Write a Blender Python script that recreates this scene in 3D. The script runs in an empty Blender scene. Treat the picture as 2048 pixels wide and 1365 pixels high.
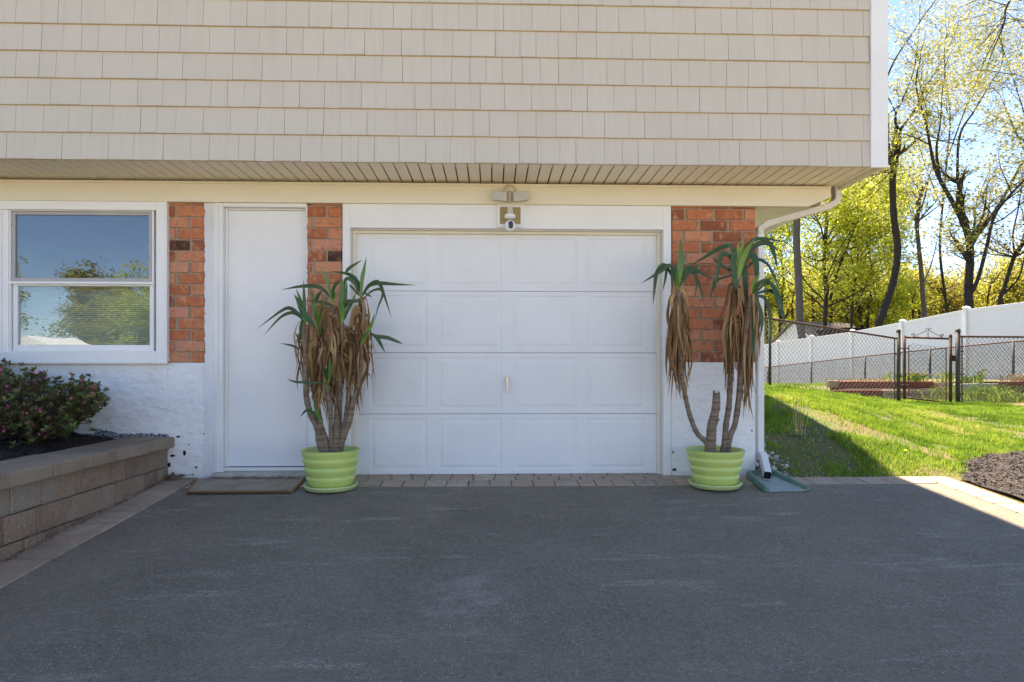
import bpy, math, random
import numpy as np
from mathutils import Vector
R = math.radians
sc = bpy.context.scene
# ---------------------------------------------------------------- camera, sky, sun, exposure
F = 1290.0; CX = 1024.0; HY = 735.0; YAW = math.atan(39/1290.0)
CAM = Vector((0.0, -5.16, 0.85))
cam = bpy.data.cameras.new('camera'); camo = bpy.data.objects.new('camera', cam)
sc.collection.objects.link(camo); sc.camera = camo
camo.location = CAM; camo.rotation_euler = (R(90), 0, -YAW)
cam.sensor_width = 36; cam.lens = F/2048*36; cam.shift_y = 52.5/2048
cam.clip_start = 0.05; cam.clip_end = 3000
SUN_EL = R(60); SUN_AZ = R(-3)          # sun stands behind the house, a little to its left
w = bpy.data.worlds.new('World'); sc.world = w; w.use_nodes = True
nt = w.node_tree; bg = nt.nodes['Background']
sky = nt.nodes.new('ShaderNodeTexSky'); sky.sky_type = 'NISHITA'; sky.sun_disc = False
sky.sun_elevation = SUN_EL; sky.sun_rotation = SUN_AZ
sky.air_density = 0.85; sky.dust_density = 0.0; sky.ozone_density = 5.0; sky.altitude = 1500
nt.links.new(sky.outputs[0], bg.inputs[0]); bg.inputs[1].default_value = 0.09
sl = bpy.data.lights.new('sun', 'SUN'); sl.energy = 4.5; sl.angle = R(0.5); sl.color = (1, .94, .84)
so = bpy.data.objects.new('sun', sl); sc.collection.objects.link(so)
sdir = Vector((math.sin(SUN_AZ)*math.cos(SUN_EL), math.cos(SUN_AZ)*math.cos(SUN_EL), math.sin(SUN_EL)))
so.rotation_euler = sdir.to_track_quat('Z', 'Y').to_euler(); so.location = (0, 0, 30)
sc.view_settings.view_transform = 'Standard'; sc.view_settings.look = 'None'
sc.view_settings.exposure = 2.26; sc.view_settings.gamma = 1.0
sc.view_settings.use_white_balance = True; sc.view_settings.white_balance_temperature = 8000; sc.view_settings.white_balance_tint = 15   # the photographer's open-shade white balance

# ---------------------------------------------------------------- helpers
ca, sa = math.cos(YAW), math.sin(YAW)
def atY(px, py, Y):
    """world point on the plane y=Y seen at photo pixel px,py"""
    t = (px-CX)/F
    dy = Y-CAM.y
    X = dy*(sa+t*ca)/(ca-t*sa)
    dep = X*sa+dy*ca
    return Vector((X, Y, CAM.z-(py-HY)/F*dep))
def xY(px, Y=0.0): return atY(px, 735, Y).x
def zY(px, py, Y=0.0): return atY(px, py, Y).z
def atZ(px, py, dep):
    t = (px-CX)/F
    u = t*dep
    return Vector((u*ca+dep*sa, CAM.y+dep*ca-u*sa, CAM.z-(py-HY)/F*dep))
def ss(t):
    t = np.clip(t, 0, 1); return t*t*(3-2*t)

class MB:
    def __init__(s): s.v = []; s.f = []; s.a = []
    def quad(s, a, b, c, d, var=.5):
        n = len(s.v); s.v += [tuple(a), tuple(b), tuple(c), tuple(d)]; s.f.append((n, n+1, n+2, n+3)); s.a.append(var)
    def tri(s, a, b, c, var=.5):
        n = len(s.v); s.v += [tuple(a), tuple(b), tuple(c)]; s.f.append((n, n+1, n+2)); s.a.append(var)
    def box(s, x0, x1, y0, y1, z0, z1, var=.5, j=0, rng=None):
        n = len(s.v)
        P = [(x0,y0,z0),(x1,y0,z0),(x1,y1,z0),(x0,y1,z0),(x0,y0,z1),(x1,y0,z1),(x1,y1,z1),(x0,y1,z1)]
        if j: P = [(p[0]+rng.uniform(-j,j), p[1]+rng.uniform(-j,j), p[2]+rng.uniform(-j,j)) for p in P]
        s.v += P
        s.f += [tuple(n+i for i in q) for q in ((0,3,2,1),(4,5,6,7),(0,1,5,4),(1,2,6,5),(2,3,7,6),(3,0,4,7))]
        s.a += [var]*6
    def hexa(s, P, var=.5):
        n = len(s.v); s.v += [tuple(p) for p in P]
        s.f += [tuple(n+i for i in q) for q in ((0,3,2,1),(4,5,6,7),(0,1,5,4),(1,2,6,5),(2,3,7,6),(3,0,4,7))]
        s.a += [var]*6
    def prism(s, poly, y0, y1, var=.5):
        """poly: list of (x,z) counter-clockwise seen from -y; extruded in y"""
        n = len(s.v); k = len(poly)
        s.v += [(p[0], y0, p[1]) for p in poly]+[(p[0], y1, p[1]) for p in poly]
        s.f.append(tuple(range(n, n+k))); s.f.append(tuple(range(n+2*k-1, n+k-1, -1)))
        for i in range(k):
            j = (i+1) % k; s.f.append((n+j, n+i, n+k+i, n+k+j))
        s.a += [var]*(k+2)
    def prismz(s, poly, z0, z1, var=.5):
        n = len(s.v); k = len(poly)
        s.v += [(p[0], p[1], z0) for p in poly]+[(p[0], p[1], z1) for p in poly]
        s.f.append(tuple(range(n+k-1, n-1, -1))); s.f.append(tuple(range(n+k, n+2*k)))
        for i in range(k):
            j = (i+1) % k; s.f.append((n+i, n+j, n+k+j, n+k+i))
        s.a += [var]*(k+2)
    def tube(s, pts, rad, n=6, var=.5, caps=True, ell=None):
        pts = [Vector(p) for p in pts]
        if not hasattr(rad, '__len__'): rad = [rad]*len(pts)
        b = len(s.v); ref = None
        for i, p in enumerate(pts):
            t = (pts[min(i+1, len(pts)-1)]-pts[max(i-1, 0)])
            if t.length < 1e-9: t = Vector((0, 0, 1))
            t.normalize()
            if ref is None: ref = t.orthogonal().normalized()
            ref = (ref-t*ref.dot(t))
            ref = ref.normalized() if ref.length > 1e-6 else t.orthogonal().normalized()
            q = t.cross(ref)
            for k in range(n):
                a = 2*math.pi*k/n
                s.v.append(tuple(p+(ref*math.cos(a)+q*math.sin(a))*rad[i]))
        for i in range(len(pts)-1):
            for k in range(n):
                k2 = (k+1) % n
                s.f.append((b+i*n+k, b+i*n+k2, b+(i+1)*n+k2, b+(i+1)*n+k)); s.a.append(var)
        if caps:
            s.f.append(tuple(b+k for k in range(n-1, -1, -1))); s.a.append(var)
            e = b+(len(pts)-1)*n
            s.f.append(tuple(e+k for k in range(n))); s.a.append(var)
    def rect_tube(s, pts, w, d, wdir, var=.5, caps=True):
        """rectangular pipe; w measured along wdir, d along the other normal"""
        pts = [Vector(p) for p in pts]; b = len(s.v); wd = Vector(wdir)
        ch = .22
        prof = [(-1+ch,-1),(1-ch,-1),(1,-1+ch),(1,1-ch),(1-ch,1),(-1+ch,1),(-1,1-ch),(-1,-1+ch)]
        for i, p in enumerate(pts):
            if 0 < i < len(pts)-1: t = ((pts[i+1]-p).normalized()+(p-pts[i-1]).normalized())
            else: t = pts[min(i+1, len(pts)-1)]-pts[max(i-1, 0)]
            t.normalize(); a = (wd-t*wd.dot(t)).normalized(); q = t.cross(a)
            for (u, v_) in prof: s.v.append(tuple(p+a*(u*w/2)+q*(v_*d/2)))
        n = 8
        for i in range(len(pts)-1):
            for k in range(n):
                k2 = (k+1) % n
                s.f.append((b+i*n+k, b+i*n+k2, b+(i+1)*n+k2, b+(i+1)*n+k)); s.a.append(var)
    def lathe(s, prof, c, n=40, var=.5):
        b = len(s.v); c = Vector(c)
        for (r, z) in prof:
            for k in range(n):
                a = 2*math.pi*k/n; s.v.append((c.x+r*math.cos(a), c.y+r*math.sin(a), c.z+z))
        for i in range(len(prof)-1):
            for k in range(n):
                k2 = (k+1) % n
                s.f.append((b+i*n+k, b+i*n+k2, b+(i+1)*n+k2, b+(i+1)*n+k)); s.a.append(var)
    def build(s, name, m, parent=None, smooth=False, bevel=0, seg=2):
        me = bpy.data.meshes.new(name)
        off = Vector((0, 0, 0)); p = parent
        while p is not None: off += p.location; p = p.parent
        me.from_pydata([(v[0]-off.x, v[1]-off.y, v[2]-off.z) for v in s.v], [], s.f)
        at = me.attributes.new('var', 'FLOAT', 'FACE'); at.data.foreach_set('value', np.array(s.a, dtype=np.float32))
        me.materials.append(m)
        if smooth: me.polygons.foreach_set('use_smooth', [True]*len(me.polygons))
        me.update()
        o = bpy.data.objects.new(name, me); sc.collection.objects.link(o); o.parent = parent
        if bevel:
            b = o.modifiers.new('bevel', 'BEVEL'); b.width = bevel; b.segments = seg; b.limit_method = 'ANGLE'
        return o
def tag(o, label=None, cat=None, group=None, kind=None):
    if label: o['label'] = label
    if cat: o['category'] = cat
    if group: o['group'] = group
    if kind: o['kind'] = kind
    return o
def thing(name, loc, label, cat, group=None):
    o = bpy.data.objects.new(name, None); sc.collection.objects.link(o); o.location = loc
    o.empty_display_size = .2
    return tag(o, label, cat, group)
def copy_tree(o, parent=None):
    c = o.copy(); sc.collection.objects.link(c); c.parent = parent
    for ch in list(o.children): copy_tree(ch, c)
    return c

# ---------------------------------------------------------------- materials
def L(nt, a, b): nt.links.new(a, b)
def mk(name, cols, scale=4.0, rough=.6, bump=0, bscale=60, stretch=(1,1,1), bstretch=(1,1,1), detail=5, var=0.0,
       spec=.4, metal=0, transl=0, pos=None, bdist=.01, coat=0, contrast=(.3,.7), noise2=None):
    """colours picked by noise (+ per-face attribute 'var' with weight var), bump from a second noise"""
    m = bpy.data.materials.new(name); m.use_nodes = True; n = m.node_tree; p = n.nodes['Principled BSDF']
    tc = n.nodes.new('ShaderNodeTexCoord'); mp = n.nodes.new('ShaderNodeMapping'); mp.inputs['Scale'].default_value = stretch
    L(n, tc.outputs['Object'], mp.inputs[0])
    nz = n.nodes.new('ShaderNodeTexNoise'); nz.inputs['Scale'].default_value = scale; nz.inputs['Detail'].default_value = detail
    nz.inputs['Roughness'].default_value = .6
    L(n, mp.outputs[0], nz.inputs['Vector'])
    mr = n.nodes.new('ShaderNodeMapRange'); mr.inputs[1].default_value = contrast[0]; mr.inputs[2].default_value = contrast[1]
    L(n, nz.outputs['Fac'], mr.inputs[0])
    fac = mr.outputs[0]
    if var:
        at = n.nodes.new('ShaderNodeAttribute'); at.attribute_name = 'var'
        mx = n.nodes.new('ShaderNodeMix'); mx.inputs[0].default_value = var
        L(n, fac, mx.inputs[2]); L(n, at.outputs['Fac'], mx.inputs[3]); fac = mx.outputs[0]
    cr = n.nodes.new('ShaderNodeValToRGB'); L(n, fac, cr.inputs[0])
    e = cr.color_ramp.elements
    if pos is None: pos = [i/(max(1, len(cols)-1)) for i in range(len(cols))]
    while len(e) < len(cols): e.new(.5)
    for i, c in enumerate(cols): e[i].position = pos[i]; e[i].color = (*c, 1)
    col = cr.outputs[0]
    if noise2:   # (scale, lo, hi, colour, amount, stretch): blotches of another colour
        for (s2, lo, hi, c2, am, st2) in noise2:
            mp2 = n.nodes.new('ShaderNodeMapping'); mp2.inputs['Scale'].default_value = st2; mp2.inputs['Location'].default_value = (s2*.37, s2*.11, s2*.23)
            L(n, tc.outputs['Object'], mp2.inputs[0])
            z2 = n.nodes.new('ShaderNodeTexNoise'); z2.inputs['Scale'].default_value = s2; z2.inputs['Detail'].default_value = 6; z2.inputs['Roughness'].default_value = .62
            L(n, mp2.outputs[0], z2.inputs['Vector'])
            r2 = n.nodes.new('ShaderNodeMapRange'); r2.inputs[1].default_value = lo; r2.inputs[2].default_value = hi; r2.inputs[4].default_value = am
            L(n, z2.outputs['Fac'], r2.inputs[0])
            m2 = n.nodes.new('ShaderNodeMix'); m2.data_type = 'RGBA'; L(n, r2.outputs[0], m2.inputs[0]); L(n, col, m2.inputs[6]); m2.inputs[7].default_value = (*c2, 1)
            col = m2.outputs[2]
    L(n, col, p.inputs['Base Color'])
    p.inputs['Roughness'].default_value = rough; p.inputs['Specular IOR Level'].default_value = spec; p.inputs['Metallic'].default_value = metal
    if coat: p.inputs['Coat Weight'].default_value = coat; p.inputs['Coat Roughness'].default_value = .15
    if bump:
        mb_ = n.nodes.new('ShaderNodeMapping'); mb_.inputs['Scale'].default_value = bstretch; L(n, tc.outputs['Object'], mb_.inputs[0])
        nb = n.nodes.new('ShaderNodeTexNoise'); nb.inputs['Scale'].default_value = bscale; nb.inputs['Detail'].default_value = 6
        L(n, mb_.outputs[0], nb.inputs['Vector'])
        bp = n.nodes.new('ShaderNodeBump'); bp.inputs['Strength'].default_value = bump; bp.inputs['Distance'].default_value = bdist
        L(n, nb.outputs['Fac'], bp.inputs['Height']); L(n, bp.outputs[0], p.inputs['Normal'])
    if transl:
        tr = n.nodes.new('ShaderNodeBsdfTranslucent'); L(n, col, tr.inputs[0])
        ms = n.nodes.new('ShaderNodeMixShader'); ms.inputs[0].default_value = transl
        L(n, p.outputs[0], ms.inputs[1]); L(n, tr.outputs[0], ms.inputs[2]); L(n, ms.outputs[0], n.nodes['Material Output'].inputs[0])
    return m

m_siding = mk('siding_vinyl', [(.525,.475,.40),(.575,.525,.445)], scale=3, rough=.62, bump=.35, bscale=9, bstretch=(14,14,.5), bdist=.004, var=.5,
              noise2=[(2.2,.5,.75,(.44,.39,.33),.35,(10,10,.35))], spec=.3)
m_sidingback = mk('siding_groove', [(.46,.36,.22),(.52,.41,.26)], rough=.8)
m_soffit = mk('soffit_vinyl', [(.82,.76,.62),(.87,.81,.67)], scale=6, rough=.6, var=.4, spec=.3)
m_groove = mk('soffit_groove', [(.10,.075,.045),(.13,.10,.06)], rough=.9)
m_cream = mk('cream_paint', [(.70,.65,.52),(.75,.70,.575)], scale=2.5, rough=.55, bump=.08, bscale=120, stretch=(1,1,4), noise2=[(9,.6,.8,(.50,.42,.27),.35,(1,1,3))])
m_white = mk('white_paint', [(.74,.74,.73),(.80,.80,.79)], scale=3, rough=.5, bump=.10, bscale=90, noise2=[(14,.66,.78,(.50,.47,.40),.4,(1,1,1))])
m_door = mk('door_paint', [(.74,.75,.76),(.80,.80,.80)], scale=1.6, rough=.45, bump=.07, bscale=40, noise2=[(5,.62,.8,(.62,.63,.64),.5,(1,1,1))])
m_garage = mk('garage_door_paint', [(.70,.71,.72),(.76,.77,.78)], scale=2, rough=.5, bump=.12, bscale=30, bstretch=(.6,1,9), bdist=.003,
              noise2=[(4,.60,.8,(.55,.55,.52),.35,(1,1,1)), (18,.70,.8,(.40,.38,.33),.35,(1,1,1))])
m_vinyl = mk('window_vinyl', [(.78,.78,.78),(.82,.82,.82)], scale=5, rough=.35)
m_greyframe = mk('storm_frame', [(.36,.35,.36),(.42,.41,.41)], scale=5, rough=.45)
m_plaster = mk('painted_render', [(.78,.78,.78),(.86,.86,.86)], scale=5, rough=.7, bump=.9, bscale=11, bstretch=(1,1,1.7), bdist=.022,
               noise2=[(26,.70,.74,(.10,.11,.12),.75,(1,1,1)), (9,.60,.75,(.58,.58,.58),.5,(1,1,1))])
m_jamb = mk('smeared_jamb_paint', [(.62,.63,.65),(.76,.77,.78)], scale=6, rough=.65, bump=.6, bscale=18, bstretch=(1,1,.4), bdist=.012, stretch=(1,1,.3))
m_brick = mk('red_brick', [(.02,.015,.012),(.17,.055,.035),(.36,.11,.052),(.50,.165,.075),(.56,.24,.14),(.52,.23,.17)], pos=[0,.14,.34,.58,.8,1], scale=9, rough=.85, bump=.7, bscale=45, bdist=.006, var=.84,
             noise2=[(16,.54,.68,(.62,.36,.22),.6,(1.6,1,1)), (24,.55,.7,(.13,.035,.022),.65,(1,1,1)), (60,.6,.7,(.08,.03,.02),.4,(1,1,1))])
m_mortar = mk('mortar', [(.30,.24,.175),(.40,.33,.245)], scale=30, rough=.95, bump=.8, bscale=90, bdist=.006)
m_block = mk('retaining_block', [(.11,.070,.052),(.21,.130,.100),(.29,.195,.13),(.27,.235,.195)], scale=3.2, rough=.95, bump=1.0, bscale=38, bdist=.016, var=.55,
             noise2=[(60,.58,.68,(.50,.45,.38),.55,(1,1,1)), (4,.56,.7,(.34,.31,.26),.6,(1,1,1)), (7,.6,.75,(.09,.075,.045),.55,(1,1,1)), (80,.60,.70,(.08,.06,.05),.5,(1,1,1))])
m_cap = mk('cap_stone', [(.17,.115,.082),(.27,.20,.145),(.33,.27,.205)], scale=3.5, rough=.95, bump=.7, bscale=60, bdist=.010, var=.35, noise2=[(55,.56,.7,(.42,.36,.29),.4,(1,1,1)), (5,.58,.75,(.17,.14,.095),.6,(1,1,1))])
m_paver = mk('concrete_paver', [(.27,.20,.145),(.38,.30,.22),(.40,.28,.20),(.50,.43,.34)], scale=12, rough=.9, bump=.5, bscale=90, bdist=.005, var=.65,
             noise2=[(3.5,.58,.75,(.22,.19,.125),.6,(1,1,1))])
m_conc = mk('concrete', [(.38,.35,.30),(.52,.48,.42)], scale=10, rough=.95, bump=.8, bscale=40, bdist=.01, noise2=[(20,.6,.75,(.12,.10,.07),.5,(1,1,1))])
m_potg = mk('pot_glaze', [(.50,.61,.165),(.56,.66,.20)], scale=6, rough=.32, spec=.5, noise2=[(11,.55,.8,(.38,.48,.14),.45,(1,1,.5)), (30,.64,.74,(.30,.27,.14),.45,(1,1,.6))], bump=.05, bscale=60)
m_saucer = mk('saucer_glaze', [(.55,.66,.27),(.62,.72,.34)], scale=8, rough=.4)
m_soil = mk('dark_soil', [(.012,.009,.006),(.05,.035,.022)], scale=60, rough=1, bump=1, bscale=80, bdist=.02)
m_mulch = mk('mulch', [(.018,.013,.011),(.05,.036,.030),(.085,.062,.05)], scale=45, rough=1, bump=1, bscale=60, bdist=.03, var=.6)
m_mulchg = mk('weathered_mulch', [(.025,.020,.018),(.075,.062,.056),(.15,.13,.118)], scale=45, rough=1, bump=1, bscale=60, bdist=.03, var=.6)
m_yuc = mk('yucca_leaf', [(.018,.042,.014),(.042,.100,.026),(.105,.23,.040),(.26,.42,.08)], scale=8, rough=.38, var=.75, transl=.18, spec=.45, stretch=(1,1,.4))
m_dead = mk('dead_leaf', [(.05,.026,.013),(.18,.088,.035),(.34,.19,.08),(.58,.42,.23)], scale=14, rough=.75, var=.65, transl=.15, stretch=(1,1,.15), bump=.4, bscale=60, bstretch=(3,3,.3))
m_stem = mk('ringed_stem', [(.11,.075,.05),(.21,.15,.105),(.29,.22,.16)], scale=3, rough=.9, stretch=(1,1,16), bump=1.0, bscale=4, bstretch=(1.5,1.5,22), bdist=.012)
m_azl = mk('azalea_leaf', [(.040,.045,.018),(.080,.12,.03),(.16,.22,.05),(.16,.055,.04)], scale=20, rough=.5, var=.9, transl=.25)
m_pink = mk('azalea_bud', [(.42,.04,.13),(.72,.16,.30)], scale=30, rough=.6, var=.7, transl=.2)
m_twig = mk('twig', [(.06,.04,.03),(.11,.08,.06)], scale=20, rough=.9)
m_coir = mk('coir', [(.30,.17,.06),(.58,.38,.17)], scale=160, rough=1, bump=1, bscale=220, bdist=.01)
m_mat = mk('worn_mat_pile', [(.30,.235,.17),(.43,.35,.265)], scale=9, rough=1, bump=.9, bscale=240, bdist=.006, noise2=[(5,.55,.72,(.20,.13,.07),.5,(1,1,1))])
m_splash = mk('splash_green', [(.085,.17,.135),(.13,.24,.19)], scale=9, rough=.45, noise2=[(13,.6,.75,(.30,.34,.32),.4,(1,1,1))])
m_splashin = mk('splash_dusty', [(.24,.30,.27),(.36,.40,.37)], scale=18, rough=.8, bump=.4, bscale=150)
m_alum = mk('downspout_paint', [(.72,.72,.71),(.78,.78,.77)], scale=5, rough=.4, noise2=[(8,.6,.8,(.60,.57,.50),.4,(1,1,1))])
m_spoutc = mk('cream_downspout', [(.62,.57,.47),(.68,.63,.53)], scale=5, rough=.4)
m_black = mk('black_plastic', [(.008,.008,.009),(.012,.012,.013)], rough=.18, spec=.6)
m_dark = mk('dark_void', [(.01,.01,.01),(.02,.018,.016)], rough=1)
m_camw = mk('camera_white', [(.78,.78,.78),(.82,.82,.82)], rough=.35)
m_lamp = mk('aged_lamp_plastic', [(.50,.45,.35),(.58,.53,.42)], scale=20, rough=.5)
m_lens = mk('frosted_lens', [(.42,.41,.37),(.50,.48,.43)], scale=30, rough=.25)
m_tan = mk('tan_plate', [(.34,.25,.11),(.40,.30,.14)], scale=20, rough=.7)
m_steel = mk('handle_steel', [(.45,.43,.38),(.62,.60,.55)], scale=30, rough=.35, metal=.8)
m_pvc = mk('white_vinyl_fence', [(.76,.77,.79),(.80,.81,.82)], scale=1.5, rough=.45, noise2=[(2,.6,.8,(.66,.67,.66),.3,(1,1,.3))])
m_rust = mk('rusted_pipe', [(.035,.025,.022),(.10,.045,.028),(.13,.10,.09)], scale=16, rough=.85, bump=.4, bscale=90)
m_galv = mk('weathered_post', [(.035,.033,.031),(.085,.08,.074)], scale=12, rough=.7, noise2=[(9,.6,.7,(.11,.05,.03),.6,(1,1,1))])
m_wire = mk('chain_wire', [(.045,.05,.05),(.10,.10,.095)], scale=9, rough=.7)
m_timber = mk('stained_timber', [(.10,.028,.018),(.19,.055,.035),(.23,.12,.085)], scale=7, rough=.9, stretch=(.25,1,3), bump=.7, bscale=22, bstretch=(.2,1,4), bdist=.01, var=.4)
m_timberp = mk('weathered_timber', [(.28,.21,.14),(.42,.34,.24)], scale=7, rough=.95, stretch=(.25,1,3), bump=.7, bscale=22, bstretch=(.2,1,4), bdist=.01, var=.4)
m_cblock = mk('grey_wall_block', [(.30,.29,.27),(.42,.41,.39)], scale=9, rough=.95, bump=.8, bscale=30, bdist=.02, var=.4)
m_gravel = mk('gravel_stone', [(.10,.09,.10),(.30,.26,.23),(.46,.42,.38),(.60,.56,.52)], scale=30, rough=.9, var=.9)
m_bark = mk('dark_bark', [(.020,.017,.015),(.055,.045,.038)], scale=9, rough=.95, stretch=(3,3,.5), bump=1, bscale=14, bstretch=(3,3,.4), bdist=.05)
m_barkg = mk('grey_bark', [(.075,.065,.06),(.15,.13,.12)], scale=9, rough=.95, stretch=(3,3,.5), bump=1, bscale=14, bstretch=(3,3,.4), bdist=.05)
m_leafy = mk('young_yellow_leaf', [(.24,.24,.03),(.42,.41,.05),(.60,.56,.13)], scale=.5, rough=.6, var=.75, transl=.5)
m_leafg = mk('spring_green_leaf', [(.20,.27,.025),(.48,.54,.05),(.70,.70,.12)], scale=.4, rough=.6, var=.75, transl=.62)
m_leafo = mk('ochre_young_leaf', [(.14,.12,.02),(.34,.29,.05),(.56,.47,.11)], scale=.4, rough=.6, var=.75, transl=.5)
m_grass = mk('grass_blade', [(.055,.13,.012),(.17,.30,.025),(.32,.44,.05),(.58,.50,.22)], scale=1.1, rough=.55, var=.55, transl=.35, pos=[0,.4,.75,1])
m_shingle = mk('roof_shingle', [(.10,.085,.078),(.20,.165,.15)], scale=20, rough=.95, bump=.5, bscale=40, var=.4)
m_shedw = mk('shed_wall_white', [(.78,.80,.81),(.84,.85,.86)], scale=4, rough=.7)
m_blind = mk('blind_slat', [(.74,.75,.73),(.80,.80,.78)], scale=4, rough=.5)
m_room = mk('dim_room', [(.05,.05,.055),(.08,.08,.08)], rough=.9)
m_drygrass = mk('dry_stalk', [(.36,.27,.14),(.48,.38,.22)], scale=10, rough=.9, var=.5)
m_dand = mk('dandelion_yellow', [(.75,.55,.02),(.85,.66,.04)], rough=.7)
m_litter = mk('leaf_litter', [(.12,.055,.025),(.26,.15,.07)], scale=20, rough=.95, var=.8)
m_weed = mk('weed_leaf', [(.05,.10,.025),(.13,.22,.05),(.30,.36,.06)], scale=10, rough=.55, var=.8, transl=.35)

# glass: clear sheet with a strong mirror share (double glazed, dark room behind)
m_glass = bpy.data.materials.new('window_glass'); m_glass.use_nodes = True
g = m_glass.node_tree; g.nodes.remove(g.nodes['Principled BSDF'])
gl = g.nodes.new('ShaderNodeBsdfGlossy'); gl.inputs['Roughness'].default_value = .012; gl.inputs[0].default_value = (.9,.95,1,1)
trn = g.nodes.new('ShaderNodeBsdfTransparent'); trn.inputs[0].default_value = (.8,.86,.86,1)
ms = g.nodes.new('ShaderNodeMixShader'); ms.inputs[0].default_value = .10
tcg = g.nodes.new('ShaderNodeTexCoord'); nzg = g.nodes.new('ShaderNodeTexNoise'); nzg.inputs['Scale'].default_value = 3.2; nzg.inputs['Detail'].default_value = 1.5
bpg = g.nodes.new('ShaderNodeBump'); bpg.inputs['Strength'].default_value = .10; bpg.inputs['Distance'].default_value = .006
L(g, tcg.outputs['Object'], nzg.inputs['Vector']); L(g, nzg.outputs['Fac'], bpg.inputs['Height']); L(g, bpg.outputs[0], gl.inputs['Normal'])
L(g, trn.outputs[0], ms.inputs[1]); L(g, gl.outputs[0], ms.inputs[2]); L(g, ms.outputs[0], g.nodes['Material Output'].inputs[0])

# asphalt
def asphalt():
    m = bpy.data.materials.new('asphalt'); m.use_nodes = True; n = m.node_tree; p = n.nodes['Principled BSDF']
    tc = n.nodes.new('ShaderNodeTexCoord'); O = tc.outputs['Object']
    def noise(s, d=5, ro=.6, st=(1,1,1), loc=(0,0,0)):
        mp = n.nodes.new('ShaderNodeMapping'); mp.inputs['Scale'].default_value = st; mp.inputs['Location'].default_value = loc; L(n, O, mp.inputs[0])
        z = n.nodes.new('ShaderNodeTexNoise'); z.inputs['Scale'].default_value = s; z.inputs['Detail'].default_value = d; z.inputs['Roughness'].default_value = ro
        L(n, mp.outputs[0], z.inputs['Vector']); return z.outputs['Fac']
    def rng(f, a, b, c=0, d=1):
        r = n.nodes.new('ShaderNodeMapRange'); r.inputs[1].default_value = a; r.inputs[2].default_value = b; r.inputs[3].default_value = c; r.inputs[4].default_value = d
        L(n, f, r.inputs[0]); return r.outputs[0]
    def mul(a, b, op='MULTIPLY'):
        q = n.nodes.new('ShaderNodeMath'); q.operation = op; q.use_clamp = True; L(n, a, q.inputs[0])
        if hasattr(b, 'type'): L(n, b, q.inputs[1])
        else: q.inputs[1].default_value = b
        return q.outputs[0]
    def mixc(f, a, c):
        q = n.nodes.new('ShaderNodeMix'); q.data_type = 'RGBA'; L(n, f, q.inputs[0])
        if isinstance(a, tuple): q.inputs[6].default_value = (*a, 1)
        else: L(n, a, q.inputs[6])
        q.inputs[7].default_value = (*c, 1); return q.outputs[2]
    c = mixc(rng(noise(1.3, 8, .72), .36, .64), (.132,.108,.078), (.220,.183,.137))
    c = mixc(rng(noise(55, 4, .8), .46, .70, 0, .8), c, (.33,.285,.225))
    c = mixc(rng(noise(24, 5, .8, (1,1,1), (2,8,0)), .50, .72, 0, .6), c, (.085,.070,.050))
    c = mixc(rng(noise(150, 3, .7), .40, .72, 0, .9), c, (.30,.26,.205))
    c = mixc(rng(noise(210, 3, .7, (1,1,1), (5,5,0)), .50, .72, 0, .8), c, (.075,.07,.062))
    # bare stone specks
    vo = n.nodes.new('ShaderNodeTexVoronoi'); vo.inputs['Scale'].default_value = 75; L(n, O, vo.inputs['Vector'])
    sp = mul(rng(vo.outputs['Distance'], .16, .30, 1, 0), rng(noise(2.2, 4), .42, .62, .25, 1))
    sc_ = n.nodes.new('ShaderNodeSeparateColor'); L(n, vo.outputs['Color'], sc_.inputs[0])
    sp = mul(sp, rng(sc_.outputs[0], .72, .78, 0, 1))
    c = mixc(mul(sp, .85), c, (.55,.52,.48))
    # scuffed worn patches and streaks
    wp = mul(rng(noise(2.6, 8, .7, (1,2.2,1), (3,1,0)), .60, .72), rng(noise(70, 4, .7), .42, .62))
    c = mixc(mul(wp, .75), c, (.38,.36,.33))
    st = mul(rng(noise(1.4, 8, .7, (1,3.4,1), (7,2,0)), .62, .70), rng(noise(50, 4, .7), .46, .6))
    c = mixc(mul(st, .6), c, (.40,.38,.35))
    # long diagonal scuffs with bared pale stone
    mr_ = n.nodes.new('ShaderNodeMapping'); mr_.inputs['Rotation'].default_value = (0,0,-.45); mr_.inputs['Scale'].default_value = (1.1,5.0,1); L(n, O, mr_.inputs[0])
    zr_ = n.nodes.new('ShaderNodeTexNoise'); zr_.inputs['Scale'].default_value = 1.5; zr_.inputs['Detail'].default_value = 9; zr_.inputs['Roughness'].default_value = .72; L(n, mr_.outputs[0], zr_.inputs['Vector'])
    sc2 = mul(rng(zr_.outputs['Fac'], .56, .68), rng(noise(85, 4, .75), .45, .58))
    c = mixc(mul(sc2, .75), c, (.46,.42,.36))
    # one round scuff in front of the garage
    mp = n.nodes.new('ShaderNodeMapping'); mp.inputs['Location'].default_value = (.10/.30, 2.18/.42, 0); mp.inputs['Scale'].default_value = (1/.30, 1/.42, 0); L(n, O, mp.inputs[0])
    le = n.nodes.new('ShaderNodeVectorMath'); le.operation = 'LENGTH'; L(n, mp.outputs[0], le.inputs[0])
    rd = mul(mul(rng(le.outputs['Value'], .3, 1.1, 1, 0), rng(noise(6, 5, .7), .38, .62)), rng(noise(90, 5, .75), .40, .58))
    c = mixc(mul(rd, .6), c, (.42,.40,.37))
    L(n, c, p.inputs['Base Color']); p.inputs['Roughness'].default_value = .92; p.inputs['Specular IOR Level'].default_value = .15
    bp = n.nodes.new('ShaderNodeBump'); bp.inputs['Strength'].default_value = .8; bp.inputs['Distance'].default_value = .006
    L(n, noise(120, 6, .7), bp.inputs['Height']); L(n, bp.outputs[0], p.inputs['Normal'])
    return m
m_asph = asphalt()
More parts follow.
